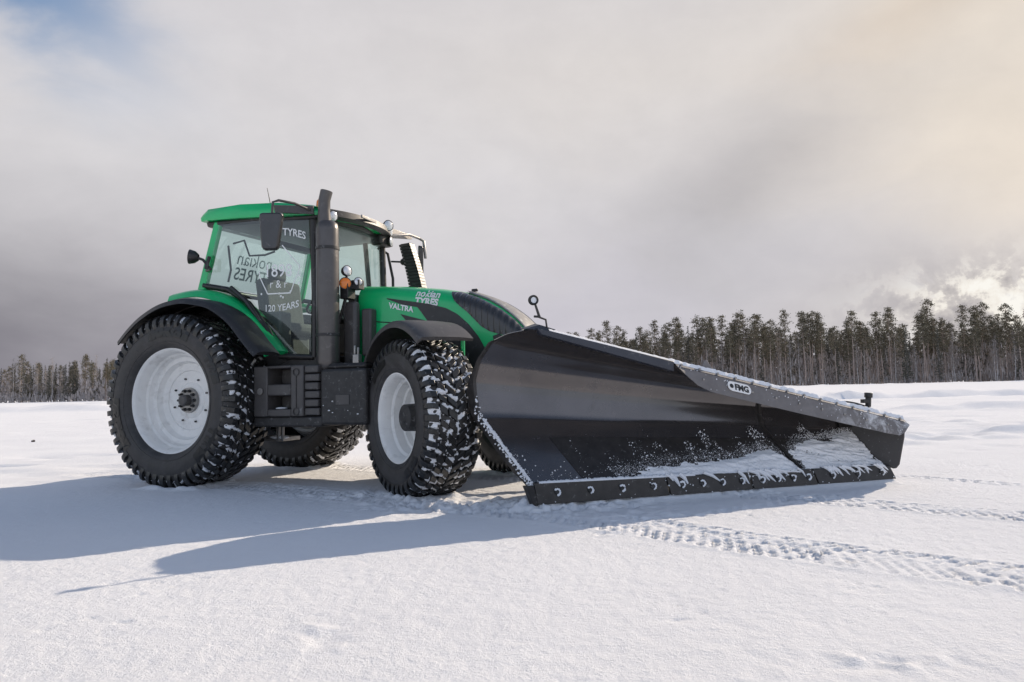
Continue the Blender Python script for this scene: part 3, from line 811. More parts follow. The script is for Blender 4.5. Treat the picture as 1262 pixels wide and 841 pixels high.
for k in range(5): b.tube([(1.9 + k * 0.2, -0.33, 1.05), (1.95 + k * 0.2, -0.36, 1.25), (1.9 + k * 0.22, -0.33, 1.45)], 0.022, 8)
b.build('engine', M_['chassis'], tractor, bevel=0.02)
b = MB()
for (x0, z0, x1, z1) in ((0.05, 0.42, 0.85, 0.43),):
    b.box((0.45, -0.30, 0.47), (0.8, 0.30, 0.05))
    for xx in (0.28, 0.80): b.box((xx, -0.46, 0.55), (0.04, 0.03, 0.20)); b.box((xx + .06, -0.46, 0.55), (0.03, 0.03, 0.20))
b.build('skid_bracket', M_['steel'], tractor, bevel=0.008)
b = MB(); b.ball((0.40, -0.40, 0.49), 0.2, 8, sc=(1.1, 0.35, 0.16)); b.ball((0.78, -0.42, 0.49), 0.12, 8, sc=(1.1, 0.45, 0.2)); b.build('bracket_snow', M_['snow'], tractor)

# ---------------- step unit / fuel tank on the right, twin on the left
def steps(sg):
    b = MB(); y0, y1 = 0.98 * sg, 0.60 * sg; ym = (y0 + y1) / 2; dy = abs(y0 - y1)
    def bx(xa, xb, za, zb, yy0=y0, k=0): b.box(((xa + xb) / 2, (yy0 + y1) / 2, (za + zb) / 2), (xb - xa, abs(yy0 - y1), zb - za), k=k)
    bx(0.92, 1.10, 0.74, 1.26); bx(1.402, 1.56, 0.74, 1.26)
    bx(1.102, 1.40, 1.235, 1.262); bx(1.102, 1.40, 0.955, 1.07); bx(1.102, 1.40, 0.74, 0.815)
    bx(1.102, 1.40, 0.816, 0.954, y0 * 0.78); bx(1.102, 1.40, 1.071, 1.234, y0 * 0.78)
    for k in range(6): bx(1.562, 1.74 - 0.010 * (k % 2), 0.75 + k * 0.086, 0.75 + k * 0.086 + 0.074, 0.962 * sg)
    o = b.build('step_box', M_['grey'], tractor, bevel=0.012)
    c = MB(); c.box((1.33, ym * 0.98, 0.685), (0.88, dy * 0.94, 0.105)); c.build('step_skirt', M_['chassis'], o, bevel=0.02)
    h = MB()
    for z in (0.79, 1.19): h.lathe([(sg * 0.984, 0.040), (sg * 0.990, 0.040), (sg * 0.990, 0.032), (sg * 0.984, 0.032)], 20, c=(1.475, 0, z))
    h.box((1.475, sg * 0.9835, 0.99), (0.008, 0.006, 0.33)); h.build('tank_strap', M_['black'], o)
    t_ = MB(); t_.box((2.02, 0.80 * sg, 0.93), (0.55, 0.30, 0.56)); t_.box((2.0, 0.76 * sg, 1.24), (0.50, 0.26, 0.06)); t_.build('battery_box', M_['chassis'], tractor, bevel=0.03)
    s_ = MB(); s_.ball((1.22, 0.90 * sg, 0.822), 0.10, 6, sc=(0.7, 0.5, 0.14)); s_.build('step_snow', M_['snow'], o)
    s2 = MB(); rg = random.Random(3)
    for k in range(6):
        s2.ball((rg.uniform(1.78, 2.28), sg * 0.952, 0.68 + rg.uniform(0, 0.30) ** 1.3), rg.uniform(0.004, 0.011), 4, sc=(1.4, 0.4, 0.7))
    s2.build('box_snow', M_['snow'], tractor)['kind'] = 'stuff'
    return o
steps(-1); steps(1)
# cab floor and mounting under the door
b = MB(); b.box((0.85, 0, 1.30), (1.55, 1.36, 0.14)); b.box((0.80, 0, 1.16), (1.3, 1.1, 0.2)); b.build('cab_floor', M_['black'], tractor, bevel=0.02)

for pts_, r_h in (([(1.78, -.66, 1.28), (1.95, -.80, 1.24), (2.2, -.86, 1.20), (2.34, -.80, 1.05), (2.5, -.6, 0.95)], .016), ([(2.30, -.70, .78), (2.38, -.72, 1.0), (2.32, -.60, 1.3), (2.28, -.5, 1.5)], .013), ([(1.84, -.62, 2.0), (1.80, -.62, 1.8), (1.86, -.58, 1.6), (1.80, -.60, 1.35)], .011), ([(0.95, -.90, .70), (0.70, -.74, .62), (0.40, -.62, .66), (0.1, -.55, .8)], .016)):
    b = MB(); b.tube([tuple(Vector(pts_[0]).lerp(Vector(pts_[0]), 0))] + pts_[1:], r_h, 8); b.build('hydraulic_hose', M_['black'], tractor)
b = MB(); b.lathe([(0, .0), (0.0, .035), (.012, .035), (.02, .028), (.02, 0)], 20, axis='y', c=(1.02, -1.0, 1.0)); b.build('reflector', M_['steel'], tractor)
b = MB(); b.box((2.02, -0.953, 0.90), (0.16, 0.008, 0.10)); b.build('service_hatch', M_['grey'], tractor, bevel=0.003)

# ---------------- cab
def ys(x): return 0.86 - 0.115 * x
def dm(x, z, sg=-1, off=0.0):
    """door plane point from side-elevation measurements"""
    x2 = (x + 0.0072) / 1.083; z2 = z + (z - 0.974) * 0.028 * (x / 1.5)
    return (x2, sg * (ys(x2) + off), z2)
cab = MB()
for sg in (-1, 1):
    cab.tube([dm(1.57, 1.34, sg, -.03), dm(1.585, 2.0, sg, -.03), dm(1.56, 2.84, sg, -.03)], 0.040, 8)       # front pillar
    cab.tube([dm(1.12, 1.37, sg, -.02), dm(1.57, 1.34, sg, -.02)], 0.032, 8)                                   # sill
    cab.tube([dm(0.08, 2.20, sg, -.01), dm(0.42, 2.13, sg, -.01), dm(0.72, 1.95, sg, -.01), dm(0.96, 1.68, sg, -.01), dm(1.14, 1.37, sg, -.01)], 0.030, 8)
    cab.tube([dm(0.28, 2.88, sg, -.02), dm(0.9, 2.86, sg, -.02), dm(1.56, 2.81, sg, -.02)], 0.032, 8)
cab.tube([dm(1.57, 1.75, -1, -.05), (1.66, 0, 1.75), dm(1.57, 1.75, 1, -.05)], 0.035, 8)
cab.tube([dm(1.56, 2.84, -1, -.05), (1.60, 0, 2.86), dm(1.56, 2.84, 1, -.05)], 0.035, 8)
cab.tube([(0.08, -0.82, 2.16), (0.06, 0, 2.16), (0.08, 0.82, 2.16)], 0.035, 8)
cabo = cab.build('cab', M_['black'], tractor, smooth=50)
for sg in (-1, 1):
    p = MB(); a0, a1 = dm(0.04, 2.14, sg), dm(0.28, 2.90, sg); dx = Vector((0.055, 0, 0)); dyv = Vector((0, -sg * 0.06, 0))
    q0, q1 = Vector(a0), Vector(a1)
    p.prism([q0 - dx, q0 + dx, q0 + dx + dyv, q0 - dx + dyv], [q1 - dx, q1 + dx * 0.8, q1 + dx * 0.8 + dyv, q1 - dx + dyv])
    p.build('rear_pillar', M_['green'], cabo, bevel=0.015)
    door = [(0.30, 2.86), (0.9, 2.84), (1.53, 2.79), (1.555, 2.0), (1.55, 1.37), (1.17, 1.39), (1.0, 1.66), (0.75, 1.95), (0.44, 2.13), (0.12, 2.20)]
    g = MB(); g.add([dm(x, z, sg, 0.004) for x, z in door], [tuple(range(len(door)))])
    g.build('door_glass', M_['glass'], cabo, smooth=0)
# curved windscreen and rear window
G = []
for zt_, fz in ((1.76, 0.0), (2.05, .27), (2.35, .54), (2.60, .77), (2.82, 1.0)):
    row = []
    for k in range(13):
        v = -1 + k / 6; yb = (ys(1.46) - 0.045) * v; row.append((1.455 - 0.02 * fz + (0.19 - 0.05 * fz) * (1 - v * v), yb, zt_))
    G.append(row)
g = MB(); g.grid(G); g.build('windscreen', M_['screen'], cabo)
g = MB(); g.add([(0.085, -0.78, 2.20), (0.085, 0.78, 2.20), (0.26, 0.76, 2.86), (0.26, -0.76, 2.86)], [(0, 1, 2, 3)]); rw = g.build('rear_window', M_['glass'], cabo, smooth=0)
lt = MB()
for txt, size, zc, bd in (('nokian', 0.22, 2.50, 0.0), ('TYRES', 0.20, 2.325, 0.003)):
    V, Fq = text_geo(txt, size, bd)
    lt.add([(0.085 + 0.175 * (zc + v - 2.20) / 0.66 - 0.006, -u - 0.14 - (0.02 if txt == 'TYRES' else 0), zc + v) for u, v, _ in V], Fq)
lt.build('window_lettering', M_['tealtxt'], cabo, smooth=0)
# white anniversary sticker on the right door
st = MB()
def sticker(txt, size, xc, zc, arc=0.0, bd=0.0, sl=-0.06):
    V, Fq = text_geo(txt, size, bd)
    st.add([dm(xc + u, zc + v + arc * u * u + sl * u, -1, 0.009) for u, v, _ in V], Fq)
def stroke(pts, wd):
    for (xa, za), (xb, zb) in zip(pts[:-1], pts[1:]):
        d = Vector((xb - xa, zb - za)).normalized(); nx_, nz_ = -d.y * wd / 2, d.x * wd / 2
        st.add([dm(xa + nx_, za + nz_, -1, .009), dm(xb + nx_, zb + nz_, -1, .009), dm(xb - nx_, zb - nz_, -1, .009), dm(xa - nx_, za - nz_, -1, .009)], [(0, 1, 2, 3)])
sticker('TYRES', 0.11, 1.34, 2.62, -0.5, 0.002, -0.25)
sticker('1898', 0.19, 1.125, 2.21, 0, 0.001)
sticker('r & r', 0.12, 1.13, 2.09, 0, 0.0)
sticker('120 YEARS', 0.10, 1.17, 1.845, 0.35, 0.001, 0.05)
stroke([(0.88, 2.22), (0.985, 2.035), (1.29, 2.025), (1.335, 2.13), (1.40, 2.24)], 0.013)
stroke([(1.40, 2.24), (1.41, 2.30), (1.33, 2.38), (1.18, 2.54)], 0.013)
stroke([(0.88, 2.22), (0.87, 2.29)], 0.013)
for (xx, zz) in ((0.90, 2.04), (1.14, 2.03), (1.29, 2.04), (1.405, 2.20), (1.40, 2.12), (1.16, 2.00), (1.19, 1.985)):
    V = [dm(xx + 0.013 * math.cos(a * PI / 3), zz + 0.013 * math.sin(a * PI / 3), -1, .009) for a in range(6)]; st.add(V, [tuple(range(6))])
st.build('door_sticker', M_['etch'], cabo, smooth=0)
# door handle rail, wiper
b = MB(); b.tube([dm(0.50, 2.14, -1, .03), dm(0.72, 1.98, -1, .05), dm(1.0, 1.63, -1, .03)], [0.024, 0.028, 0.012], 8)
b.build('wiper_arm', M_['black'], cabo)
# inside: seat, wheel, console, grab rails
b = MB(); b.box((0.60, -0.05, 1.72), (0.50, 0.52, 0.14)); b.box((0.46, -0.02, 2.00), (0.15, 0.66, 0.66), Matrix.Rotation(R(-8), 3, 'Y')); b.box((0.38, 0.0, 2.40), (0.10, 0.28, 0.16)); b.box((0.60, -0.05, 1.52), (0.36, 0.36, 0.30))
b.build('seat', M_['fabric'], cabo, bevel=0.05)
b = MB(); b.box((1.36, 0, 1.62), (0.20, 0.62, 0.46)); b.box((1.26, 0, 1.86), (0.26, 0.40, 0.10), Matrix.Rotation(R(22), 3, 'Y')); b.box((0.62, -0.46, 1.68), (0.58, 0.20, 0.42)); b.box((0.25, 0, 1.62), (0.16, 1.3, 0.55))
b.build('dashboard', M_['interior'], cabo, bevel=0.03)
b = MB(); Rm = Matrix.Rotation(R(-32), 3, 'Y')
b.tube([Vector((1.06, 0, 2.02)) + Rm @ Vector((0.20 * math.cos(t * PI / 12), 0.20 * math.sin(t * PI / 12), 0)) for t in range(25)], 0.016, 8); b.tube([(1.06, 0, 2.02), (1.22, 0, 1.82)], 0.03, 8)
b.build('steering_wheel', M_['black'], cabo)
b = MB()
b.tube([(0.20, -0.52, 2.72), (0.36, -0.52, 2.74), (0.42, -0.50, 2.56), (0.60, -0.45, 2.56), (0.70, -0.40, 2.60)], 0.012, 8)
b.tube([(0.20, -0.60, 2.68), (0.24, -0.60, 2.40), (0.20, -0.60, 2.26)], 0.012, 8)
b.tube([(1.28, 0.55, 2.8), (1.34, 0.6, 1.8)], 0.03, 8)
b.box((0.62, -0.05, 2.72), (0.10, 0.7, 0.06)); b.build('grab_rail', M_['black'], cabo)

# roof
RO = []
for x_, hw, zb_, zt_ in ((0.02, 0.70, 2.955, 2.985), (0.05, 0.85, 2.925, 3.035), (0.16, 0.88, 2.92, 3.075), (0.6, 0.86, 2.905, 3.085), (1.05, 0.81, 2.885, 3.06), (1.42, 0.755, 2.87, 3.00), (1.56, 0.70, 2.865, 2.955), (1.66, 0.50, 2.87, 2.93)):
    RO.append([(x_, -hw, zb_), (x_, -hw - 0.012, (zb_ * 2 + zt_) / 3), (x_, -hw + 0.02, zt_ - 0.025), (x_, -hw + 0.12, zt_), (x_, 0, zt_ + 0.03), (x_, hw - 0.12, zt_), (x_, hw - 0.02, zt_ - 0.025), (x_, hw + 0.012, (zb_ * 2 + zt_) / 3), (x_, hw, zb_)])
b = MB(); b.grid(RO); n_ = len(RO[0])
b.add(RO[0], [tuple(range(n_))]); b.add(RO[-1], [tuple(range(n_))])
b.grid([[r[0], r[-1]] for r in RO])
roof = b.build('roof', M_['green'], tractor, smooth=55)
b = MB(); b.prism([(0.10, -0.82, 2.86), (1.50, -0.70, 2.82), (1.50, 0.70, 2.82), (0.10, 0.82, 2.86)], [(0.10, -0.84, 2.922), (1.56, -0.715, 2.866), (1.56, 0.715, 2.866), (0.10, 0.84, 2.922)])
b.build('roof_lining', M_['black'], roof, bevel=0.02)
# dark front visor with lamps
b = MB(); G0 = []
for k in range(11):
    v = -1 + k / 5; G0.append([(1.50 + 0.20 * (1 - v * v), 0.70 * v, 2.845), (1.56 + 0.22 * (1 - v * v), 0.72 * v, 2.87), (1.55 + 0.20 * (1 - v * v), 0.72 * v, 2.945), (1.44 + 0.2 * (1 - v * v), 0.70 * v, 2.975)])
b.grid(G0); b.build('visor', M_['black'], roof, smooth=50)
b = MB()
for k in range(4):
    v = -0.55 + k * 0.13; x_ = 1.57 + 0.22 * (1 - v * v) + 0.012
b.box((1.775, -0.10, 2.915), (0.02, 0.34, 0.035), Matrix.Rotation(R(6), 3, 'Z')); b.build('visor_strip', M_['steel'], roof, bevel=0.006)
def lamp(parent, c, d, r, name='work_light', ln=0.07):
    d = Vector(d).normalized(); c = Vector(c); q = d.to_track_quat('Z', 'Y').to_matrix()
    b = MB(); b.lathe([(-ln, r * 0.5), (-ln * 0.6, r * 0.9), (0, r * 1.08), (0.006, r * 1.08), (0.006, r * 0.96)], 20, axis='z')
    b.v = [tuple(c + q @ Vector(v)) for v in b.v]
    o = b.build(name, M_['black'], parent, smooth=45)
    l = MB(); l.lathe([(0.003, r * 0.97), (0.012, r * 0.8), (0.02, 0.0)], 20, axis='z'); l.v = [tuple(c + q @ Vector(v)) for v in l.v]
    l.build('lamp_glass', M_['lens'], o, smooth=60)
    return o
lamp(roof, (1.66, -0.60, 2.86), (1, -0.3, -0.1), 0.055)
lamp(roof, (1.70, 0.42, 2.955), (1, -0.5, 0), 0.062)
lamp(roof, (1.62, 0.60, 2.93), (1, 0.25, 0), 0.062); lamp(roof, (1.62, 0.60, 2.80), (1, 0.25, 0), 0.062)
b = MB(); b.box((1.52, 0.55, 2.86), (0.16, 0.26, 0.24)); b.build('lamp_bracket', M_['black'], roof, bevel=0.03)
o = lamp(cabo, (0.06, -1.02, 2.50), (-0.8, -0.5, 0.1), 0.075, ln=0.09)
b = MB(); b.tube([(0.10, -1.0, 2.50), (0.20, -0.97, 2.46), (0.24, -0.90, 2.36), (0.14, -0.86, 2.36)], 0.016, 8); b.tube([(0.24, -0.92, 2.50), (0.22, -0.95, 2.36)], 0.02, 8); b.build('lamp_stalk', M_['black'], cabo)
b = MB(); b.tube([(0.78, -0.55, 3.06), (0.72, -0.55, 3.30)], [0.006, 0.003], 6); b.build('antenna', M_['black'], roof)
b = MB(); b.lathe([(0, .05), (0.03, .05), (.07, .045), (.09, .03), (.10, 0)], 20, axis='z', c=(1.46, -0.55, 2.985)); b.build('beacon', M_['orange'], roof)
# right mirror on its arm
b = MB(); b.tube([(1.50, -0.72, 2.90), (1.46, -0.98, 2.935), (1.40, -1.15, 2.935), (1.37, -1.20, 2.91), (1.36, -1.21, 2.70)], 0.014, 10)
b.prism([(1.50, -0.70, 2.87), (1.10, -0.86, 2.90), (1.08, -0.865, 2.99), (1.50, -0.72, 2.965)], [(1.53, -0.76, 2.86), (1.14, -0.90, 2.90), (1.12, -0.90, 2.975), (1.53, -0.77, 2.945)])
arm = b.build('mirror_arm', M_['grey'], tractor, bevel=0.006)
def mirror_head(c, wx, h, yawd, parent):
    Rz = Matrix.Rotation(yawd, 3, 'Z'); c = Vector(c)
    out = [(-0.5, .5), (-.42, .56), (.42, .56), (.5, .5), (.40, -.42), (.30, -.5), (-.22, -.5), (-.32, -.42)]
    F0 = [c + Rz @ Vector((x * wx, -0.03, z * h)) for x, z in out]; F1 = [c + Rz @ Vector((x * wx * 0.9, 0.035, z * h * 0.94)) for x, z in out]
    m_ = MB(); m_.prism(F0, F1); o = m_.build('mirror_head', M_['nose'], parent, bevel=0.02)
    gm = MB(); gm.add([c + Rz @ Vector((x * wx * 0.84, -0.0335, z * h * 0.88 + 0.01)) for x, z in out], [tuple(range(8))]); gm.build('mirror_glass', M_['mirror'], parent, smooth=0)
    return o
mh = mirror_head((1.35, -1.20, 2.60), 0.25, 0.37, R(204), arm)
b = MB(); b.tube([(1.56, 0.70, 2.90), (1.60, 1.05, 2.975), (1.62, 1.28, 2.965), (1.66, 1.33, 2.93), (1.68, 1.34, 2.70)], 0.02, 10)
b.prism([(1.50, 0.72, 2.88), (1.50, 1.20, 2.95), (1.50, 1.20, 3.0), (1.50, 0.72, 3.01)], [(1.55, 0.72, 2.87), (1.56, 1.20, 2.94), (1.56, 1.20, 3.0), (1.55, 0.72, 3.0)])
arm2 = b.build('mirror_arm', M_['steel'], tractor, bevel=0.006)
mirror_head((1.62, 1.31, 2.66), 0.22, 0.36, R(-58), arm2)

# ---------------- exhaust stack on the right corner, intake on the left
b = MB(); b.lathe([(1.19, .075), (1.24, .112), (1.30, .116), (2.10, .118), (2.66, .116), (2.72, .108), (2.75, .075)], 36, axis='z', c=(1.735, -0.80, 0))
ex = b.build('exhaust_stack', M_['exhaust'], tractor, smooth=45)
b = MB(); b.tube([(1.70, -0.80, 2.70), (1.695, -0.80, 2.86), (1.70, -0.80, 2.98), (1.725, -0.795, 3.075)], [0.072, 0.064, 0.062, 0.064], 22, cap=False)
b.tube([(1.727, -0.795, 3.08), (1.70, -0.80, 2.98)], [0.056, 0.054], 22, cap=False); b.build('exhaust_pipe', M_['exhaust'], ex)
b = MB(); b.lathe([(0, 0), (0.001, 0.0555)], 22, axis='z'); qx = Vector((0.4, 0.05, 0.92)).to_track_quat('Z', 'Y').to_matrix(); b.v = [tuple(Vector((1.715, -0.797, 3.035)) + qx @ Vector(v)) for v in b.v]; b.build('exhaust_bore', M_['bore'], ex)
b = MB()
for z in (1.55, 2.45):
    b = MB(); b.lathe([(z, .119), (z, .124), (z + .03, .124), (z + .03, .119)], 36, axis='z', c=(1.735, -0.80, 0)); b.build('heat_shield_band', M_['chassis'], ex)
b = MB(); b.box((1.63, -0.70, 1.9), (0.09, 0.10, 1.5)); b.build('exhaust_bracket', M_['black'], ex, bevel=0.01)
b = MB()
for k in range(19):
    z = 2.02 + k * 0.04; x_ = 1.92 - 0.17 * (k / 18) ** 1.4; w_ = 0.125 - 0.022 * (k / 18)
    b.prism([(x_ - w_ * .7, 0.70, z), (x_ + w_, 0.66, z), (x_ + w_, 0.78, z), (x_ - w_ * .7, 0.80, z)], [(x_ - w_ * .7 - .008, 0.70, z + .032), (x_ + w_ - .008, 0.66, z + .032), (x_ + w_ - .008, 0.78, z + .032), (x_ - w_ * .7 - .008, 0.80, z + .032)])
    b.prism([(x_ - w_ * .6, 0.71, z + .03), (x_ + w_ * .85, 0.68, z + .03), (x_ + w_ * .85, 0.77, z + .03), (x_ - w_ * .6, 0.79, z + .03)], [(x_ - w_ * .6, 0.71, z + .041), (x_ + w_ * .85, 0.68, z + .041), (x_ + w_ * .85, 0.77, z + .041), (x_ - w_ * .6, 0.79, z + .041)])
b.build('air_intake', M_['black'], tractor)
b = MB(); b.tube([(1.46, 0.90, 1.6), (1.44, 0.92, 2.4), (1.38, 0.90, 2.72), (1.26, 0.86, 2.80)], 0.018, 8); b.tube([(1.42, 0.92, 2.62), (1.58, 0.92, 2.60)], 0.012, 6); b.ball((1.60, 0.92, 2.60), 0.045, 7); b.build('handrail', M_['black'], tractor)
# indicator, small lamp and mirror beside the windscreen
b = MB(); b.box((1.84, -0.60, 2.03), (0.10, 0.14, 0.16)); b.tube([(1.74, -0.62, 1.7), (1.82, -0.60, 2.0), (1.83, -0.60, 2.26)], 0.016, 8); b.box((1.93, -0.55, 2.10), (0.10, 0.10, 0.10)); li = b.build('lamp_bracket', M_['black'], tractor, bevel=0.02)
lamp(li, (1.86, -0.67, 2.11), (0.8, -0.8, 0), 0.060, 'indicator')
[c for c in SC.objects if c.parent and c.parent.name.startswith('indicator')][0].data.materials[0] = M_['orange']
lamp(li, (1.85, -0.62, 2.25), (0.95, -0.3, 0.1), 0.055, 'headlamp')
lamp(li, (1.96, -0.58, 2.13), (0.8, -0.6, 0.1), 0.045, 'headlamp')

# ---------------- hood
XH = [1.80, 2.3, 2.76, 3.06, 3.3, 3.46, 3.60, 3.72, 3.85, 3.93]
ZH = [2.145, 2.105, 2.045, 1.985, 1.895, 1.80, 1.69, 1.56, 1.37, 1.18]
WH = [0.405, 0.405, 0.40, 0.385, 0.365, 0.35, 0.335, 0.315, 0.28, 0.24]
def smooth_interp(x, xs, vs):
    return float(np.mean([np.interp(x + d, xs, vs) for d in np.linspace(-0.06, 0.06, 7)]))
def hz(x): return smooth_interp(x, XH, ZH)
def hw(x): return smooth_interp(x, XH, WH)
RS = 0.22; EXPO = 3.2
def hY(x, z):
    z0 = hz(x) - RS; w_ = hw(x)
    if z <= z0: return w_ + 0.03 * min(1, (z0 - z))
    t_ = min(1.0, (z - z0) / RS)
    return w_ * (1 - t_ ** EXPO) ** (1 / EXPO)
def hZ(x, y):
    w_ = hw(x); return hz(x) - RS + RS * (1 - min(1, abs(y) / w_) ** EXPO) ** (1 / EXPO)
G = []
xs_ = list(np.linspace(1.84, 3.93, 64))
for x_ in xs_:
    zb_ = 1.18 if x_ < 3.0 else 1.10; row = []
    for sg in (-1, 1):
        side = [(x_, sg * hY(x_, z), z) for z in np.linspace(zb_, hz(x_) - RS, 8)]
        cur = [(x_, sg * hw(x_) * math.cos(t_) ** (2 / EXPO), hz(x_) - RS + RS * math.sin(t_) ** (2 / EXPO)) for t_ in np.linspace(0.0, PI / 2, 14)[1:]]
        row += (side + cur) if sg < 0 else (side + cur)[::-1][1:]
    G.append(row)
b = MB(); b.grid(G); b.add(G[-1], [tuple(range(len(G[-1])))]); b.add(G[0], [tuple(range(len(G[0])))])
hood = b.build('hood', M_['green'], tractor, smooth=50)
def side_panel(name, xs, up, lo, m_, off=0.006, sg=-1, ridges=0.0, pitch=0.05, nx=60, nz=14):
    g = []
    for x_ in np.linspace(xs[0], xs[1], nx):
        zu = np.interp(x_, [p[0] for p in up], [p[1] for p in up]); zl = min(zu - 0.002, np.interp(x_, [p[0] for p in lo], [p[1] for p in lo])); row = []
        zu = min(zu, hz(x_) - 0.012)
        for k in range(nz):
            z = zl + (zu - zl) * k / (nz - 1); o = off
            if ridges: o += ridges * max(-0.6, math.sin(2 * PI * x_ / pitch)) * (1 if 0 < k < nz - 1 else 0)
            row.append((x_, sg * (hY(x_, z) + o), z + o * 0.4))
        g.append(row)
    b = MB(); b.grid(g)
    back = [[(p[0], p[1] - sg * (abs(off) + 0.02), p[2]) for p in r] for r in g]
    b.grid([g[0], back[0]]); b.grid([g[-1], back[-1]]); b.grid([[r[0] for r in g], [r[0] for r in back]]); b.grid([[r[-1] for r in g], [r[-1] for r in back]])
    return b.build(name, m_, hood, smooth=50)
for sg in (-1, 1):
    side_panel('side_grille', (2.20, 3.34), [(2.20, 1.955), (2.47, 1.905), (2.71, 1.86), (2.9, 1.805), (3.02, 1.74), (3.14, 1.635), (3.25, 1.50), (3.34, 1.34)],
               [(2.20, 1.945), (2.38, 1.875), (2.57, 1.835), (2.685, 1.69), (2.74, 1.24), (3.34, 1.16)], M_['black'], 0.007, sg)
    side_panel('side_vent', (2.37, 2.685), [(2.37, 1.775), (2.685, 1.685)], [(2.37, 1.77), (2.46, 1.675), (2.685, 1.60)], M_['black'], 0.006, sg)
    side_panel('nose_grille', (2.93, 3.72), [(2.93, 1.985), (3.0, 1.985), (3.06, 1.965), (3.18, 1.92), (3.30, 1.86), (3.46, 1.765), (3.60, 1.655), (3.72, 1.525)],
               [(2.93, 1.97), (2.99, 1.875), (3.06, 1.81), (3.13, 1.755), (3.28, 1.60), (3.37, 1.545), (3.55, 1.49), (3.72, 1.42)], M_['nose'], 0.008, sg, 0.007, 0.062, 130, 12)
    rb = MB(); rb.tube([(x_, sg * 0.215, hZ(x_, 0.215) + 0.012) for x_ in np.linspace(3.08, 3.80, 24)], 0.012, 8); rb.build('nose_rib', M_['steel'], hood)
    hl = MB(); P = [(3.40, 1.50), (3.46, 1.52), (3.58, 1.46), (3.60, 1.36), (3.50, 1.33), (3.42, 1.40)]
    hl.prism([(x_, sg * (hY(x_, z) + 0.010), z) for x_, z in P], [(x_, sg * (hY(x_, z) - 0.03), z) for x_, z in P]); hlo = hl.build('headlight', M_['black'], hood, bevel=0.006)
    l2 = MB(); P2 = [(3.44 + (x_ - 3.50) * 0.6 + 0.06, 1.425 + (z - 1.425) * 0.6) for x_, z in P]; l2.prism([(x_, sg * (hY(x_, z) + 0.013), z) for x_, z in P2], [(x_, sg * (hY(x_, z) - 0.02), z) for x_, z in P2]); l2.build('lamp_glass', M_['lens'], hlo, bevel=0.004)
G = []
for x_ in np.linspace(2.96, 3.88, 40):
    wv = min(0.20, 0.20 * ((x_ - 2.95) / 0.12) ** 0.5 if x_ < 3.07 else 0.20); G.append([(x_ + 0.006, wv * k / 6, hZ(x_, wv * k / 6) + 0.010 + 0.012 * math.cos(PI / 2 * k / 6)) for k in range(-6, 7)])
b = MB(); b.grid(G); b.build('nose_cover', M_['pale'], hood)
b = MB(); b.box((3.06, -0.05, 2.02), (0.07, 0.03, 0.03)); b.build('hood_latch', M_['black'], hood, bevel=0.008)
lt = MB()
def hood_text(txt, size, xc, zc, bd, sh, sl, m_=None):
    V, Fq = text_geo(txt, size, bd, sh)
    P = []
    for u, v, _ in V:
        x_, z = xc + u, zc + v + sl * u
        P.append((x_, -(hY(x_, z) + 0.006), z + 0.003))
    (m_ or lt).add(P, Fq)
hood_text('nokian', 0.105, 2.68, 1.936, 0.003, 0.18, -0.14)
hood_text('TYRES', 0.096, 2.67, 1.856, 0.005, 0.18, -0.14)
lt.build('hood_lettering', M_['white'], hood, smooth=0)
bd = MB(); hood_text('VALTRA', 0.080, 2.37, 1.818, 0.003, 0.1, -0.22, bd); bd.build('hood_badge', M_['etch'], hood, smooth=0)
# seam, notch and grey panel between cab and hood
b = MB(); b.tube([(x_, -(hY(x_, z) + 0.002), z) for x_, z in ((1.95, 1.75), (2.1, 1.71), (2.3, 1.69), (2.44, 1.70))], 0.006, 6); b.build('hood_seam', M_['black'], hood)
b = MB(); b.box((2.01, -0.46, 1.60), (0.12, 0.12, 0.50)); b.build('hood_column', M_['grey'], tractor, bevel=0.02)
b = MB(); b.box((1.86, -0.56, 1.55), (0.16, 0.10, 0.75)); b.build('filter_canister', M_['grey'], tractor, bevel=0.03)
b = MB(); b.box((1.78, 0, 1.55), (0.10, 0.9, 0.95)); b.build('firewall', M_['black'], tractor, bevel=0.02)
b = MB(); b.tube([(2.16, -0.88, 1.22), (2.18, -0.90, 1.02), (2.14, -0.90, 0.80), (2.26, -0.93, 0.78)], 0.014, 8); b.tube([(1.95, -0.70, 1.30), (2.05, -0.76, 1.22), (2.2, -0.8, 1.05)], 0.018, 8); b.build('hydraulic_hose', M_['black'], tractor)
b = MB(); b.box((2.12, -0.84, 1.30), (0.07, 0.06, 0.10)); b.tube([(2.10, -.85, 1.34), (2.10, -.85, 1.44)], 0.012, 8); b.tube([(2.14, -.85, 1.34), (2.14, -.85, 1.42)], 0.012, 8); b.build('hydraulic_coupler', M_['steel'], tractor, bevel=0.008)

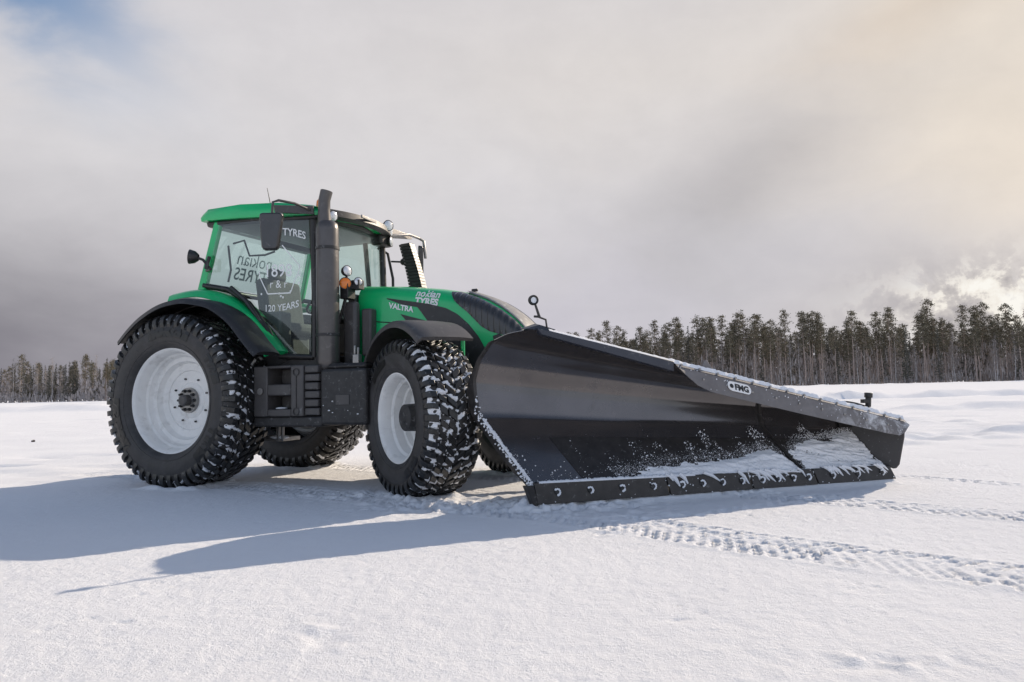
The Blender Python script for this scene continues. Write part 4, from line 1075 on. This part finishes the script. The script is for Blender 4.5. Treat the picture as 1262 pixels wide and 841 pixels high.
# ---------------- fenders
def curve(pts, n=6):
    P = [Vector((p[0], p[1])) for p in pts]; out = []
    for i in range(len(P) - 1):
        p0, p1, p2, p3 = P[max(i - 1, 0)], P[i], P[i + 1], P[min(i + 2, len(P) - 1)]
        for k in range(n):
            t_ = k / n
            q = 0.5 * ((2 * p1) + (p2 - p0) * t_ + (2 * p0 - 5 * p1 + 4 * p2 - p3) * t_ ** 2 + (3 * p1 - p0 - 3 * p2 + p3) * t_ ** 3); out.append((q.x, q.y))
    out.append((P[-1].x, P[-1].y)); return out
for sg in (-1, 1):
    path = curve([(-0.32, 2.12), (-0.05, 2.145), (0.20, 2.13), (0.48, 2.035), (0.74, 1.845), (0.94, 1.62), (1.13, 1.42)])
    b = MB(); cr = [(0.62, 0.0), (0.80, 0.012), (0.90, 0.004), (0.955, -0.025), (0.985, -0.085), (0.97, -0.09), (0.93, -0.06), (0.62, -0.03)]
    b.sweep(path, [(sg * y, o) for y, o in cr]); b.build('rear_fender', M_['green'], tractor, smooth=50)
    path = curve([(-0.76, 1.60), (-0.60, 1.74), (-0.41, 1.865), (-0.14, 1.975), (0.16, 2.015), (0.42, 1.985), (0.64, 1.92), (0.89, 1.76), (1.10, 1.54), (1.24, 1.40)])
    b = MB(); cr = [(0.93, -0.02), (1.05, 0.004), (1.20, 0.0), (1.262, -0.018), (1.285, -0.07), (1.27, -0.072), (1.24, -0.045), (0.93, -0.045)]
    b.sweep(path, [(sg * y, o) for y, o in cr]); b.build('fender_flare', M_['black'], tractor, smooth=50)
    b = MB(); b.sweep([(x_, z - .03) for x_, z in path if x_ < 0.3], [(sg * y, o) for y, o in ((.67, 0), (.95, 0), (.95, -.03), (.67, -.03))]); b.build('fender_liner', M_['black'], tractor, smooth=50)
    b = MB(); pts = [(x_, z) for x_, z in path]; b.prism([(x_, sg * 0.66, z - .02) for x_, z in pts] + [(0.9, sg * .66, 1.25), (-.4, sg * .66, 1.25)], [(x_, sg * 0.69, z - .02) for x_, z in pts] + [(0.9, sg * .69, 1.25), (-.4, sg * .69, 1.25)])
    b.build('inner_fender', M_['black'], tractor, smooth=0)
    # front fender turns with its wheel
    fd_ = empty('front_fender_pivot'); bpy.data.objects.remove(fd_)
    cw = Vector(FRIGHT) if sg < 0 else Vector((3.09, 0.957, 0.725))
    arc = []
    for k in range(26):
        a = R(176 - (176 - 52) * k / 25); rad = 0.845 + 0.055 * min(1, k / 10); arc.append((rad * math.cos(a), rad * math.sin(a)))
    cr = [(-0.27, 0), (-0.12, 0.010), (0.12, 0.010), (0.25, 0), (0.278, -0.02), (0.285, -0.065), (0.272, -0.065), (0.24, -0.03), (-0.27, -0.028)]
    b = MB(); b.sweep(arc, [(-y if sg < 0 else y, o) for y, o in cr]); ff = b.build('front_fender', M_['grey'], tractor, smooth=50)
    ff.location = cw; ff.rotation_euler = (0, 0, -ST)
    b = MB(); b.tube([(0.0, (0.30 if sg < 0 else -0.30), -0.05), (-0.05, (0.32 if sg < 0 else -0.32), 0.45), (0.0, (0.20 if sg < 0 else -0.2), 0.86)], 0.025, 8); b.tube([(0.30, (0.30 if sg < 0 else -.30), 0.1), (0.40, (0.25 if sg < 0 else -0.25), 0.78)], 0.02, 8)
    b.build('fender_stay', M_['green'], ff)
# front linkage that carries the plow
b = MB()
for sg in (-1, 1):
    b.prism([(3.70, sg * .36, .95), (3.70, sg * .30, .95), (3.70, sg * .30, .70), (3.70, sg * .36, .70)], [(4.25, sg * .42, .62), (4.25, sg * .36, .62), (4.25, sg * .36, .48), (4.25, sg * .42, .48)])
b.box((3.80, 0, 1.02), (0.20, 0.62, 0.30)); b.tube([(3.85, 0, 1.1), (4.3, 0, 1.0)], 0.04, 10)
b.build('front_linkage', M_['chassis'], tractor, bevel=0.02)

# ==================================================================== SNOW PLOW  (x along the blade, y backwards, z up)
plow = empty('snow_plow', (1.965 * 0.955, 6.745 * 0.955, 0.044), R(17.181))
plow.scale = (0.955,) * 3
tag(plow, 'large black curved snow plow blade with grey rubber flap, caked with snow', 'snow plow')
LP = [(-1.893, .018, .085), (-1.918, .054, .170), (-1.986, .148, .288), (-2.076, .272, .441), (-2.160, .392, .600), (-2.236, .500, .745), (-2.258, .530, .950), (-2.262, .536, 1.060), (-2.226, .478, 1.230), (-2.141, .361, 1.390), (-2.034, .214, 1.450), (-1.880, .004, 1.475)]
RP = [(1.860, .020, .070), (1.838, .060, .120), (1.764, .158, .225), (1.725, .215, .320), (1.681, .285, .410), (1.655, .325, .475), (1.645, .336, .575), (1.645, .338, .635), (1.665, .315, .695), (1.73, .22, .715), (1.81, .09, .665), (1.936, -.06, .595)]
LP = [Vector(p) for p in LP]; RP = [Vector(p) for p in RP]
def mold(s, p):
    """point on the moldboard: s 0..1 along, p in profile index units"""
    i = min(int(p), len(LP) - 2); f = p - i
    return (LP[i].lerp(LP[i + 1], f)).lerp(RP[i].lerp(RP[i + 1], f), s)
NF = list(range(12))
def msm(s, p):
    # the bends in the plate are gently rolled, not sharp
    q = mold(s, p)
    if 0.6 < p < 10.4:
        for d in (-0.20, -0.10, 0.10, 0.20): q = q + mold(s, p + d)
        q = q / 5
    return q
NF = sorted(set([0, 11] + [round(k + d, 3) for k in range(1, 11) for d in (-.32, -.2, -.1, 0, .1, .2, .32)]))
b = MB(); front_ = [[msm(s, p) for p in NF] for s in np.linspace(0, 1, 9)]
b.grid(front_)
back_ = [[msm(s, p) + Vector((0.004, 0.014, 0.006 if p > 7 else -0.004)) for p in NF] for s in np.linspace(0, 1, 9)]
b.grid(back_)
for e in (0, -1): b.grid([front_[e], back_[e]])
b.grid([[r[0] for r in front_], [r[0] for r in back_]]); b.grid([[r[-1] for r in front_], [r[-1] for r in back_]])
moldboard = b.build('moldboard', M_['blade'], plow, smooth=40)
# matt wear plate over the lower third
b = MB(); fw_ = [[msm(s, p) + Vector((0, -0.005, 0.002)) for p in (1, 1.25, 1.5, 1.75, 2, 2.25, 2.5, 2.75, 3, 3.2, 3.4, 3.72)] for s in np.linspace(0.135, 0.995, 9)]
bw_ = [[q + Vector((0, 0.012, -0.001)) for q in r] for r in fw_]
b.grid(fw_); b.grid([[r[-1] for r in fw_], [r[-1] for r in bw_]]); b.grid([fw_[0], bw_[0]]); b.build('wear_plate', M_['edge'], plow, smooth=40)
# stiffened left end: bar along the edge
b = MB()
ring_ = [mold(0, p) for p in np.linspace(0.3, 9.2, 40)]
tan = (ring_[-1] - ring_[0])
G = []
for i, p in enumerate(ring_):
    k = min(1, i / 6) * (1 if i < 26 else max(0.12, 1 - (i - 26) / 8)); wd = 0.085 * k + 0.012
    G.append([p + Vector((0.02, -0.012, 0)), p + Vector((-0.008, -0.012, 0)), p + Vector((-0.010 - wd * 0.35, wd * 0.9, 0)), p + Vector((0.02, wd * 0.9, 0))])
b.grid(G, wrap=True); b.add(G[0], [(0, 1, 2, 3)]); b.add(G[-1], [(0, 1, 2, 3)])
b.build('end_bar', M_['edge'], plow, smooth=30)
# hinge rib that splits the outer wing
b = MB(); G = []
for p in np.linspace(1.2, 9, 30):
    q = mold(0.735, p); G.append([q + Vector((-0.014, -0.030, 0)), q + Vector((0.014, -0.030, 0)), q + Vector((0.02, 0.01, 0)), q + Vector((-0.02, 0.01, 0))])
b.grid(G, wrap=True); b.build('hinge_rib', M_['edge'], plow, smooth=30)
# reinforcing ribs and push frame behind
b = MB()
for s in (0.08, 0.25, 0.42, 0.58, 0.74, 0.92):
    pts = [mold(s, p) for p in np.linspace(0.5, 9, 18)]
    G = [[q + Vector((-.012, .016, 0)), q + Vector((.012, .016, 0)), q + Vector((.012, .11, 0)), q + Vector((-.012, .11, 0))] for q in pts]
    b.grid(G, wrap=True)
b.build('back_rib', M_['blade'], plow, smooth=20)
b = MB()
for p in (1.5, 8.0):
    b.tube([mold(s, p) + Vector((0, .10, 0)) for s in (0.03, .5, .97)], 0.055, 8)
b.box((-0.75, 0.95, 0.62), (0.5, 0.5, 0.55)); b.tube([(-0.75, .9, .6), (-0.1, .38, .45)], .06, 8); b.tube([(-0.85, .9, .6), (-1.5, .55, .62)], .06, 8); b.tube([(-0.75, 0.9, .8), (-1.0, .6, 1.25)], .045, 8)
b.build('push_frame', M_['edge'], plow, bevel=0.01)
# cutting edges, bolted on in lengths
ce = [(0.000, 0.330), (0.334, 0.560), (0.564, 0.752), (0.756, 1.0)]
for i, (s0, s1) in enumerate(ce):
    b = MB()
    def cp(s, top):
        a = Vector((-1.870, -0.014, 0.0)).lerp(Vector((1.879, 0.0, 0.0)), s); c = Vector((-1.895, 0.004, 0.178)).lerp(Vector((1.842, 0.040, 0.128)), s)
        return c if top else a
    q = [cp(s0, 0), cp(s1, 0), cp(s1, 1), cp(s0, 1)]; bk_ = Vector((0, 0.024, 0.004))
    fr = [v + Vector((0, -0.014, 0)) for v in q]
    b.prism(fr, [v + bk_ for v in q])
    eo = b.build('cutting_edge', M_['edge'], plow, bevel=0.004)
    n = 4 if i < 3 else 3
    for k in range(n):
        s = s0 + (s1 - s0) * (k + 0.62) / (n + 0.1); c = cp(s, 0).lerp(cp(s, 1), 0.54) + Vector((0, -0.016, 0))
        bb = MB(); bb.lathe([(0.004, .022), (-0.006, .022), (-0.016, .015), (-.016, 0)], 12, axis='y', c=c); bb.build('edge_bolt', M_['chassis'], eo, smooth=30)
        rg = random.Random(i * 10 + k); sn = MB()
        for a in range(7):
            an = 0.6 + a * 0.55; sn.ball((c.x + 0.026 * math.cos(an - 1.8), c.y - 0.012, c.z + 0.026 * math.sin(an - 1.8)), rg.uniform(0.006, 0.012), 4, sc=(1.2, .6, 1))
        sn.build('bolt_snow', M_['snow'], eo)
# corner shoe at the left foot
b = MB(); b.prism([(-1.955, .02, .16), (-1.90, -.02, .16), (-1.865, -.03, -.01), (-1.90, .0, -.015)], [(-1.965, .10, .15), (-1.93, .10, .15), (-1.89, .06, -.01), (-1.915, .05, -.015)]); b.build('corner_shoe', M_['edge'], plow, bevel=0.006)
# lip along the top
LA, LB = Vector((-1.845, -0.005, 1.487)), Vector((1.94, -0.062, 0.600))
lipP = lambda s: LA.lerp(LB, s)
b = MB()
def bar(sa, sb, h0, h1, y0, y1): 
    a, c = lipP(sa), lipP(sb)
    b.prism([a + Vector((0, y0, 0)), a + Vector((0, y1, -0.004)), a + Vector((0.04, y1, -h0)), a + Vector((0.04, y0, -h0))], [c + Vector((0, y0, 0)), c + Vector((0, y1, -0.004)), c + Vector((0, y1, -h1)), c + Vector((0, y0, -h1))])
bar(0.0, 0.338, 0.062, 0.092, 0.05, -0.035)
b.build('lip_beam', M_['lipband'], plow, bevel=0.006)
b = MB(); a = lipP(0)
b.prism([(-1.93, .02, 1.478), (-1.80, .012, 1.512), (-1.66, -.01, 1.468), (-1.72, -.01, 1.452)], [(-1.96, .10, 1.485), (-1.82, .09, 1.53), (-1.68, .07, 1.49), (-1.74, .06, 1.452)]); b.build('lip_corner', M_['lipband'], plow, bevel=0.004)
# rubber flap: strip bolted along the lip, skirt hanging below
b = MB(); b2 = MB()
s0 = 0.342
NS = 40; TOP, CRE, BOT = [], [], []
for k in range(NS + 1):
    s = s0 + (1 - s0) * k / NS; t_ = lipP(s)
    c = t_ + Vector((0, -0.055, -0.042))
    hgt = np.interp(k / NS, [0, 0.03, 0.075, 0.13, 0.5, 0.9, 0.965, 1.0], [0.015, 0.07, 0.135, 0.168, 0.178, 0.175, 0.165, 0.03])
    bt = c + Vector((0, -0.035, -hgt * (1 - 0.10 * k / NS)))
    TOP.append(t_); CRE.append(c); BOT.append(bt)
th = Vector((0, 0.012, 0.010))
b.grid([TOP, CRE]); b.grid([[p + th for p in TOP], [p + th for p in CRE]]); b.grid([TOP, [p + th for p in TOP]]); b.grid([CRE, [p + th for p in CRE]])
flap_strip = b.build('flap_strip', M_['flap'], plow, smooth=30)
kk = int(NS * 0.70)
CR2 = [p + Vector((0, 0.002, -0.004)) for p in CRE]; tb = Vector((0, 0.012, 0))
b = MB(); C1, B1 = CR2, BOT
mid_ = [p.lerp(q, .5) + Vector((0, -0.004, 0)) for p, q in zip(C1, B1)]
b.grid([C1, mid_, B1]); b.grid([[p + tb for p in C1], [p + tb for p in mid_], [p + tb for p in B1]]); b.grid([B1, [p + tb for p in B1]]); b.grid([[C1[0], mid_[0], B1[0]], [C1[0] + tb, mid_[0] + tb, B1[0] + tb]]); b.grid([[C1[-1], mid_[-1], B1[-1]], [C1[-1] + tb, mid_[-1] + tb, B1[-1] + tb]])
flap = b.build('rubber_flap', M_['flap'], plow, smooth=30)
for k in range(14):
    s = s0 + 0.015 + (1 - s0 - 0.03) * k / 13; c = lipP(s) + Vector((0, -0.032, -0.018)); bb = MB(); bb.lathe([(0.0, .011), (-0.010, .011), (-.012, 0)], 8, axis='y', c=c); bb.build('flap_bolt', M_['steel'], flap_strip, smooth=30)
for k in range(9):
    i = 4 + k * 4; c = CRE[i].lerp(BOT[i], 0.45) + Vector((0, -0.008, 0)); bb = MB(); bb.lathe([(0.004, .010), (-0.006, .010), (-.008, 0)], 8, axis='y', c=c); bb.build('flap_bolt', M_['steel'], flap, smooth=30)
# maker's plate on the flap
i = 9
pc = CRE[i].lerp(BOT[i], 0.46) + Vector((0.05, -0.012, 0.0)); sl = (CRE[i + 2] - CRE[i]).normalized(); upv = Vector((0, 0.19, 0.98))
P = []
for k in range(28):
    a = 2 * PI * k / 28; cx = math.copysign(0.078, math.cos(a)) + 0.045 * math.cos(a); cz = 0.045 * math.sin(a); P.append(pc + sl * cx + upv * cz)
b = MB(); b.prism([p + Vector((0, -0.004, 0)) for p in P], [p + Vector((0, 0.006, 0)) for p in P]); plate = b.build('name_plate', M_['white'], plow, smooth=0)
b = MB(); V, Fq = text_geo('FMG', 0.075, 0.0035); b.add([pc + sl * (u + 0.022) + upv * (v - 0.026) + Vector((0, -0.0065, 0)) for u, v, _ in V], Fq)
V = [pc + sl * (-0.085 + 0.020 * math.cos(a * PI / 8)) + upv * (0.020 * math.sin(a * PI / 8)) + Vector((0, -0.0065, 0)) for a in range(16)]; b.add(V, [tuple(range(16))])
b.build('plate_lettering', M_['letter'], plate, smooth=0)
# cheek plate that closes the right end
e_ = Vector((0.80 * 0.955 * -1 + 0.6 * 0.296, 0.8 * 0.296 + 0.6 * 0.955, 0)).normalized()
e_ = (RP[4] - Vector((1.88, 0, RP[4].z))); e_.z = 0; e_.normalize()
Q = [(-.105, .54), (-.085, .585), (-.05, .605), (.16, .655)]
P0 = [Vector((1.885, 0, 0)) + e_ * t_ + Vector((0, 0, z)) for t_, z in Q]
P0 += [RP[k] + Vector((-.004, .004, 0)) for k in (9, 8, 7, 6, 5, 4, 3, 2, 1)]
P0 += [Vector((1.885, 0, 0)) + e_ * t_ + Vector((0, 0, z)) for t_, z in [(.02, .095), (-.005, .100), (-.035, .14), (-.09, .40)]]
b = MB(); b.prism(P0, [p + Vector((0.018, 0.006, 0)) for p in P0]); cheek = b.build('end_plate', M_['cheek'], plow, bevel=0.005, smooth=20)
# marker post with round lamp at the high corner, lifting lug, small fittings
b = MB(); b.tube([(-1.742, 0.0, 1.49), (-1.750, 0, 1.555), (-1.82, 0, 1.580), (-1.805, 0, 1.578)], 0.009, 8); b.tube([(-1.855, 0, 1.582), (-1.80, 0, 1.580)], 0.010, 8); b.tube([(-1.806, 0, 1.575), (-1.845, 0, 1.695)], [0.013, 0.010], 8); mk = b.build('marker_post', M_['black'], plow)
b = MB(); b.lathe([(-0.012, .044), (-0.02, .040), (-.012, .026), (.012, .026), (.02, .040), (.012, .044), (-0.012, .044)], 24, axis='y', c=(-1.858, 0, 1.722)); b.build('marker_ring', M_['black'], mk)
b = MB(); b.lathe([(-0.008, 0), (-.008, .027), (.008, .027), (.008, 0)], 20, axis='y', c=(-1.855, 0, 1.722)); b.build('marker_lens', M_['lens'], mk)
c = lipP(0.43)
b = MB(); b.prism([c + Vector((-.055, .005, .0)), c + Vector((-.015, .005, .085)), c + Vector((.012, .005, .085)), c + Vector((.085, .005, -.015))], [c + Vector((-.055, .02, .0)), c + Vector((-.015, .02, .085)), c + Vector((.012, .02, .085)), c + Vector((.085, .02, -.015))]); b.build('lifting_lug', M_['flap'], plow, bevel=0.004)
b = MB(); b.tube([(1.93, .36, .70), (1.94, .36, .80)], .03, 10); b.tube([(1.94, .36, .795), (1.945, .36, .845)], .042, 10); b.box((1.90, .36, .76), (.09, .05, .04)); b.build('edge_fitting', M_['black'], plow, bevel=0.005)
G = []
for k in range(13):
    t_ = k / 12; xx = 1.50 + 0.62 * t_; G.append([(xx, .36, .60 + 0.175 * math.sin(PI * (0.42 + 0.5 * t_)) ** 1 - 0.02 * t_), (xx, .30, .50), (xx, .42, .50)])
b = MB(); b.grid(G, wrap=True); b.build('wing_guard', M_['black'], plow)

# snow on the plow
sr = np.random.default_rng(3)
def nrm(s, p):
    a = mold(min(1, s + .01), p) - mold(max(0, s - .01), p); c = mold(s, min(10.9, p + .05)) - mold(s, max(0, p - .05)); n = a.cross(c)
    if n.y > 0: n = -n
    return n.normalized()
nu, nv = 420, 90
S = np.linspace(0.10, 0.995, nu); Pq = np.linspace(0.05, 5.2, nv)
SS, PP = np.meshgrid(S, Pq, indexing='ij')
LL = SS * 3.75
topl = np.interp(S, [0.10, .2, .27, .34, .42, .52, .60, .66, .70, .725, .74, .80, .88, .95, 1.0], [1.15, 1.25, 1.55, 1.9, 2.05, 2.1, 2.3, 2.75, 2.85, 2.2, 2.4, 3.4, 3.7, 4.4, 5.0])
botl = np.interp(S, [0.10, 1.0], [0.85, 0.55]) + 0.8 * (fbm(S * 3.75 * 2.2 + 3, 0 * S + 1.5, 9, 4)) - 0.45
amp = np.interp(S, [0.10, .22, .35, .5, .65, .71, .735, .77, .85, 1.0], [0.008, .014, .030, .036, .055, .05, .014, .026, .024, .018])
prof = np.clip((topl[:, None] - PP) / 0.55, -1.2, 1) * np.clip((PP - botl[:, None]) / 0.35, -1.2, 1)
prof = np.where((topl[:, None] < PP) | (PP < botl[:, None]), -np.abs(prof), prof)
thk = amp[:, None] * prof + 0.030 * fbm(LL * 5, PP * 2.0, 17, 4) * np.clip(prof + 0.9, 0, 1) + 0.028 * fbm(LL * 14 + PP * 4, PP * 4.5 - LL * 2, 19, 4) + 0.010 * (vnoise(LL * 70, PP * 24, 29) - 0.5)
gust = fbm(LL * 2.6 - PP * 0.9, PP * 0.8 + LL * 0.4, 27, 4)
thk = thk - 0.030 * np.clip(-gust * 4, 0, 1) * np.clip(1.5 - prof, 0.35, 1.2) * np.interp(SS, [0, .70, .76, 1], [1, 1, .35, .35]) - 0.004
thk = np.where(prof < -0.5, thk - 0.05, thk)
V = []
for i in range(nu):
    for j in range(nv):
        q = mold(S[i], Pq[j]); n = nrm(S[i], Pq[j]); V.append(q + n * float(np.clip(thk[i, j], -0.05, 0.2)))
I = np.arange(nu * nv).reshape(nu, nv); Fq = np.stack([I[:-1, :-1], I[:-1, 1:], I[1:, 1:], I[1:, :-1]], -1).reshape(-1, 4)
keep = thk.reshape(-1)[Fq].max(1) > -0.006
np_object('snow_cake', np.array([tuple(v) for v in V]), Fq[keep], M_['snow'], plow, smooth=True)
# streaks of snow that slid over the cutting edge
b = MB(); rg = random.Random(12)
for k in range(30):
    s = rg.choice([rg.uniform(0.30, 0.72), rg.uniform(0.74, 0.97)]); a = cp(s, 1) + Vector((rg.uniform(-.02, .02), -0.012, 0.02)); l = rg.uniform(0.05, 0.20)
    e = a + Vector((l * 0.9, -0.016, -rg.uniform(0.4, 0.95) * 0.13)); m_ = a.lerp(e, .5) + Vector((0, -0.008, 0.012))
    r1 = rg.uniform(0.008, 0.022); b = MB(); b.tube([a, m_, e], [r1, r1 * 1.0, r1 * 0.4], 7); b.build('snow_streak', M_['snow'], plow)
# thin line of snow on the ledge above the cutting edge
G = []
for k in range(120):
    s = 0.012 + 0.40 * k / 119; c = cp(s, 1); h = 0.008 + 0.012 * rg.random() * (0.4 + k / 119)
    G.append([c + Vector((0, -.016, -.004)), c + Vector((0, -.010, h * .8)), c + Vector((0, .012, h * 1.2)), c + Vector((0, .035, .006))])
b = MB(); b.grid(G); b.build('ledge_snow', M_['snow'], plow, smooth=60)
# crumbs stuck to the blade
b = MB(); rg = random.Random(5)
def crumb(c, r):
    o = [Vector((rg.uniform(-1, 1), rg.uniform(-1, 1), rg.uniform(-1, 1))).normalized() * r * rg.uniform(.7, 1.3) for _ in range(6)]
    P = [c + Vector((r, 0, 0)) * rg.uniform(.7, 1.5), c + Vector((-r, 0, 0)) * rg.uniform(.7, 1.5), c + Vector((0, r, 0)) * .6, c + Vector((0, -r, 0)) * .6, c + Vector((0, 0, r)) * rg.uniform(.7, 1.4), c + Vector((0, 0, -r)) * rg.uniform(.7, 1.4)]
    b.add(P, [(0, 2, 4), (2, 1, 4), (1, 3, 4), (3, 0, 4), (2, 0, 5), (1, 2, 5), (3, 1, 5), (0, 3, 5)])
for k in range(17000):
    s = rg.random(); dens = np.interp(s, [0, .05, .2, .35, .5, .7, .9, 1], [.10, .06, .07, .3, .85, 1.0, .8, .9])
    if rg.random() > dens: continue
    top_ = np.interp(s, [0, .3, .6, .74, 1.0], [2.5, 3.3, 3.9, 4.2, 4.8]); p = 0.4 + (top_ - .4) * rg.random() ** 1.25 * (0.75 + 0.5 * math.sin(s * 61) * math.sin(s * 23 + 1)) + (rg.random() < .03) * .8
    n = nrm(s, p); crumb(mold(s, p) + n * 0.004, rg.choice([.0016, .002, .0025, .003, .003, .004, .007]) * rg.uniform(.7, 1.3))
for k in range(5200):                                  # powder that feathers out from the caked snow
    s = rg.uniform(0.22, 0.99); tp = float(np.interp(s, S, topl)); p = max(0.3, min(6.0, tp + rg.gauss(0.05, 0.28)))
    n = nrm(s, p); crumb(mold(s, p) + n * 0.004, rg.uniform(.0015, .0042))
for k in range(240):
    p = rg.uniform(0.4, 5.8); crumb(mold(0, p) + Vector((rg.uniform(-.03, .03), -0.018, rg.uniform(-.01, .02))), rg.uniform(.004, .011))
for k in range(50):
    s = rg.uniform(0.0, 1.0); z_ = rg.random(); crumb(cp(s, 0).lerp(cp(s, 1), z_) + Vector((0, -0.016, 0)), rg.uniform(.003, .008))
for k in range(70):
    i = rg.randrange(0, NS); f = rg.random() * (0.3 if i < kk and rg.random() < .6 else 1); crumb(CRE[i].lerp(BOT[i], f) + Vector((rg.uniform(0, .05), -0.006, 0)), rg.uniform(.003, .007 if i < kk else .010))
cro = b.build('snow_crumbs', M_['snow'], plow, smooth=0); cro['kind'] = 'stuff'
# snow line lying along the lip and along the left edge
G = []
for k in range(160):
    s = 0.03 + 0.97 * k / 159; c = lipP(s); h = 0.012 + 0.012 * rg.random() * (1 if s > .33 else 0.4); wv = 0.028
    G.append([c + Vector((0, -wv, -.004 if s < .34 else -.02)), c + Vector((0, -wv * .3, h)), c + Vector((0, wv * .9, h)), c + Vector((0, wv * 1.5, -.003))])
b = MB(); b.grid(G); b.build('lip_snow', M_['snow'], plow, smooth=60)
G = []
for k in range(70):
    p = 1.2 + 3.6 * k / 69; q = mold(0, p) + Vector((0.018, -0.014, 0)); h = 0.012 * (0.3 + rg.random()) * math.sin(PI * k / 69) ** .5
    G.append([q + Vector((-.008, -.002, -.006)), q + Vector((0.004, -.006 - h * .4, h)), q + Vector((.012 + h, -.004, h * .4)), q + Vector((.014 + h, .006, -.01))])
b = MB(); b.grid(G); b.build('end_bar_snow', M_['snow'], plow, smooth=60)

# ---------------- a lone clod of dirt out on the left of the field
b = MB(); rg = random.Random(4)
b.ball((0, 0, 0.018), 0.03, 6, sc=(1.2, .9, .8)); b.v = [(x + rg.uniform(-.012, .012), y + rg.uniform(-.012, .012), z + rg.uniform(-.012, .012)) for x, y, z in b.v]
cl_ = b.build('dirt_clod', mat('frozen dirt', (0.06, 0.05, 0.045), 0.9, 0, .3, 20), None, loc=(-11.0, 16.8, 0.0))
tag(cl_, 'small dark clod lying on the snow at the far left', 'clod')
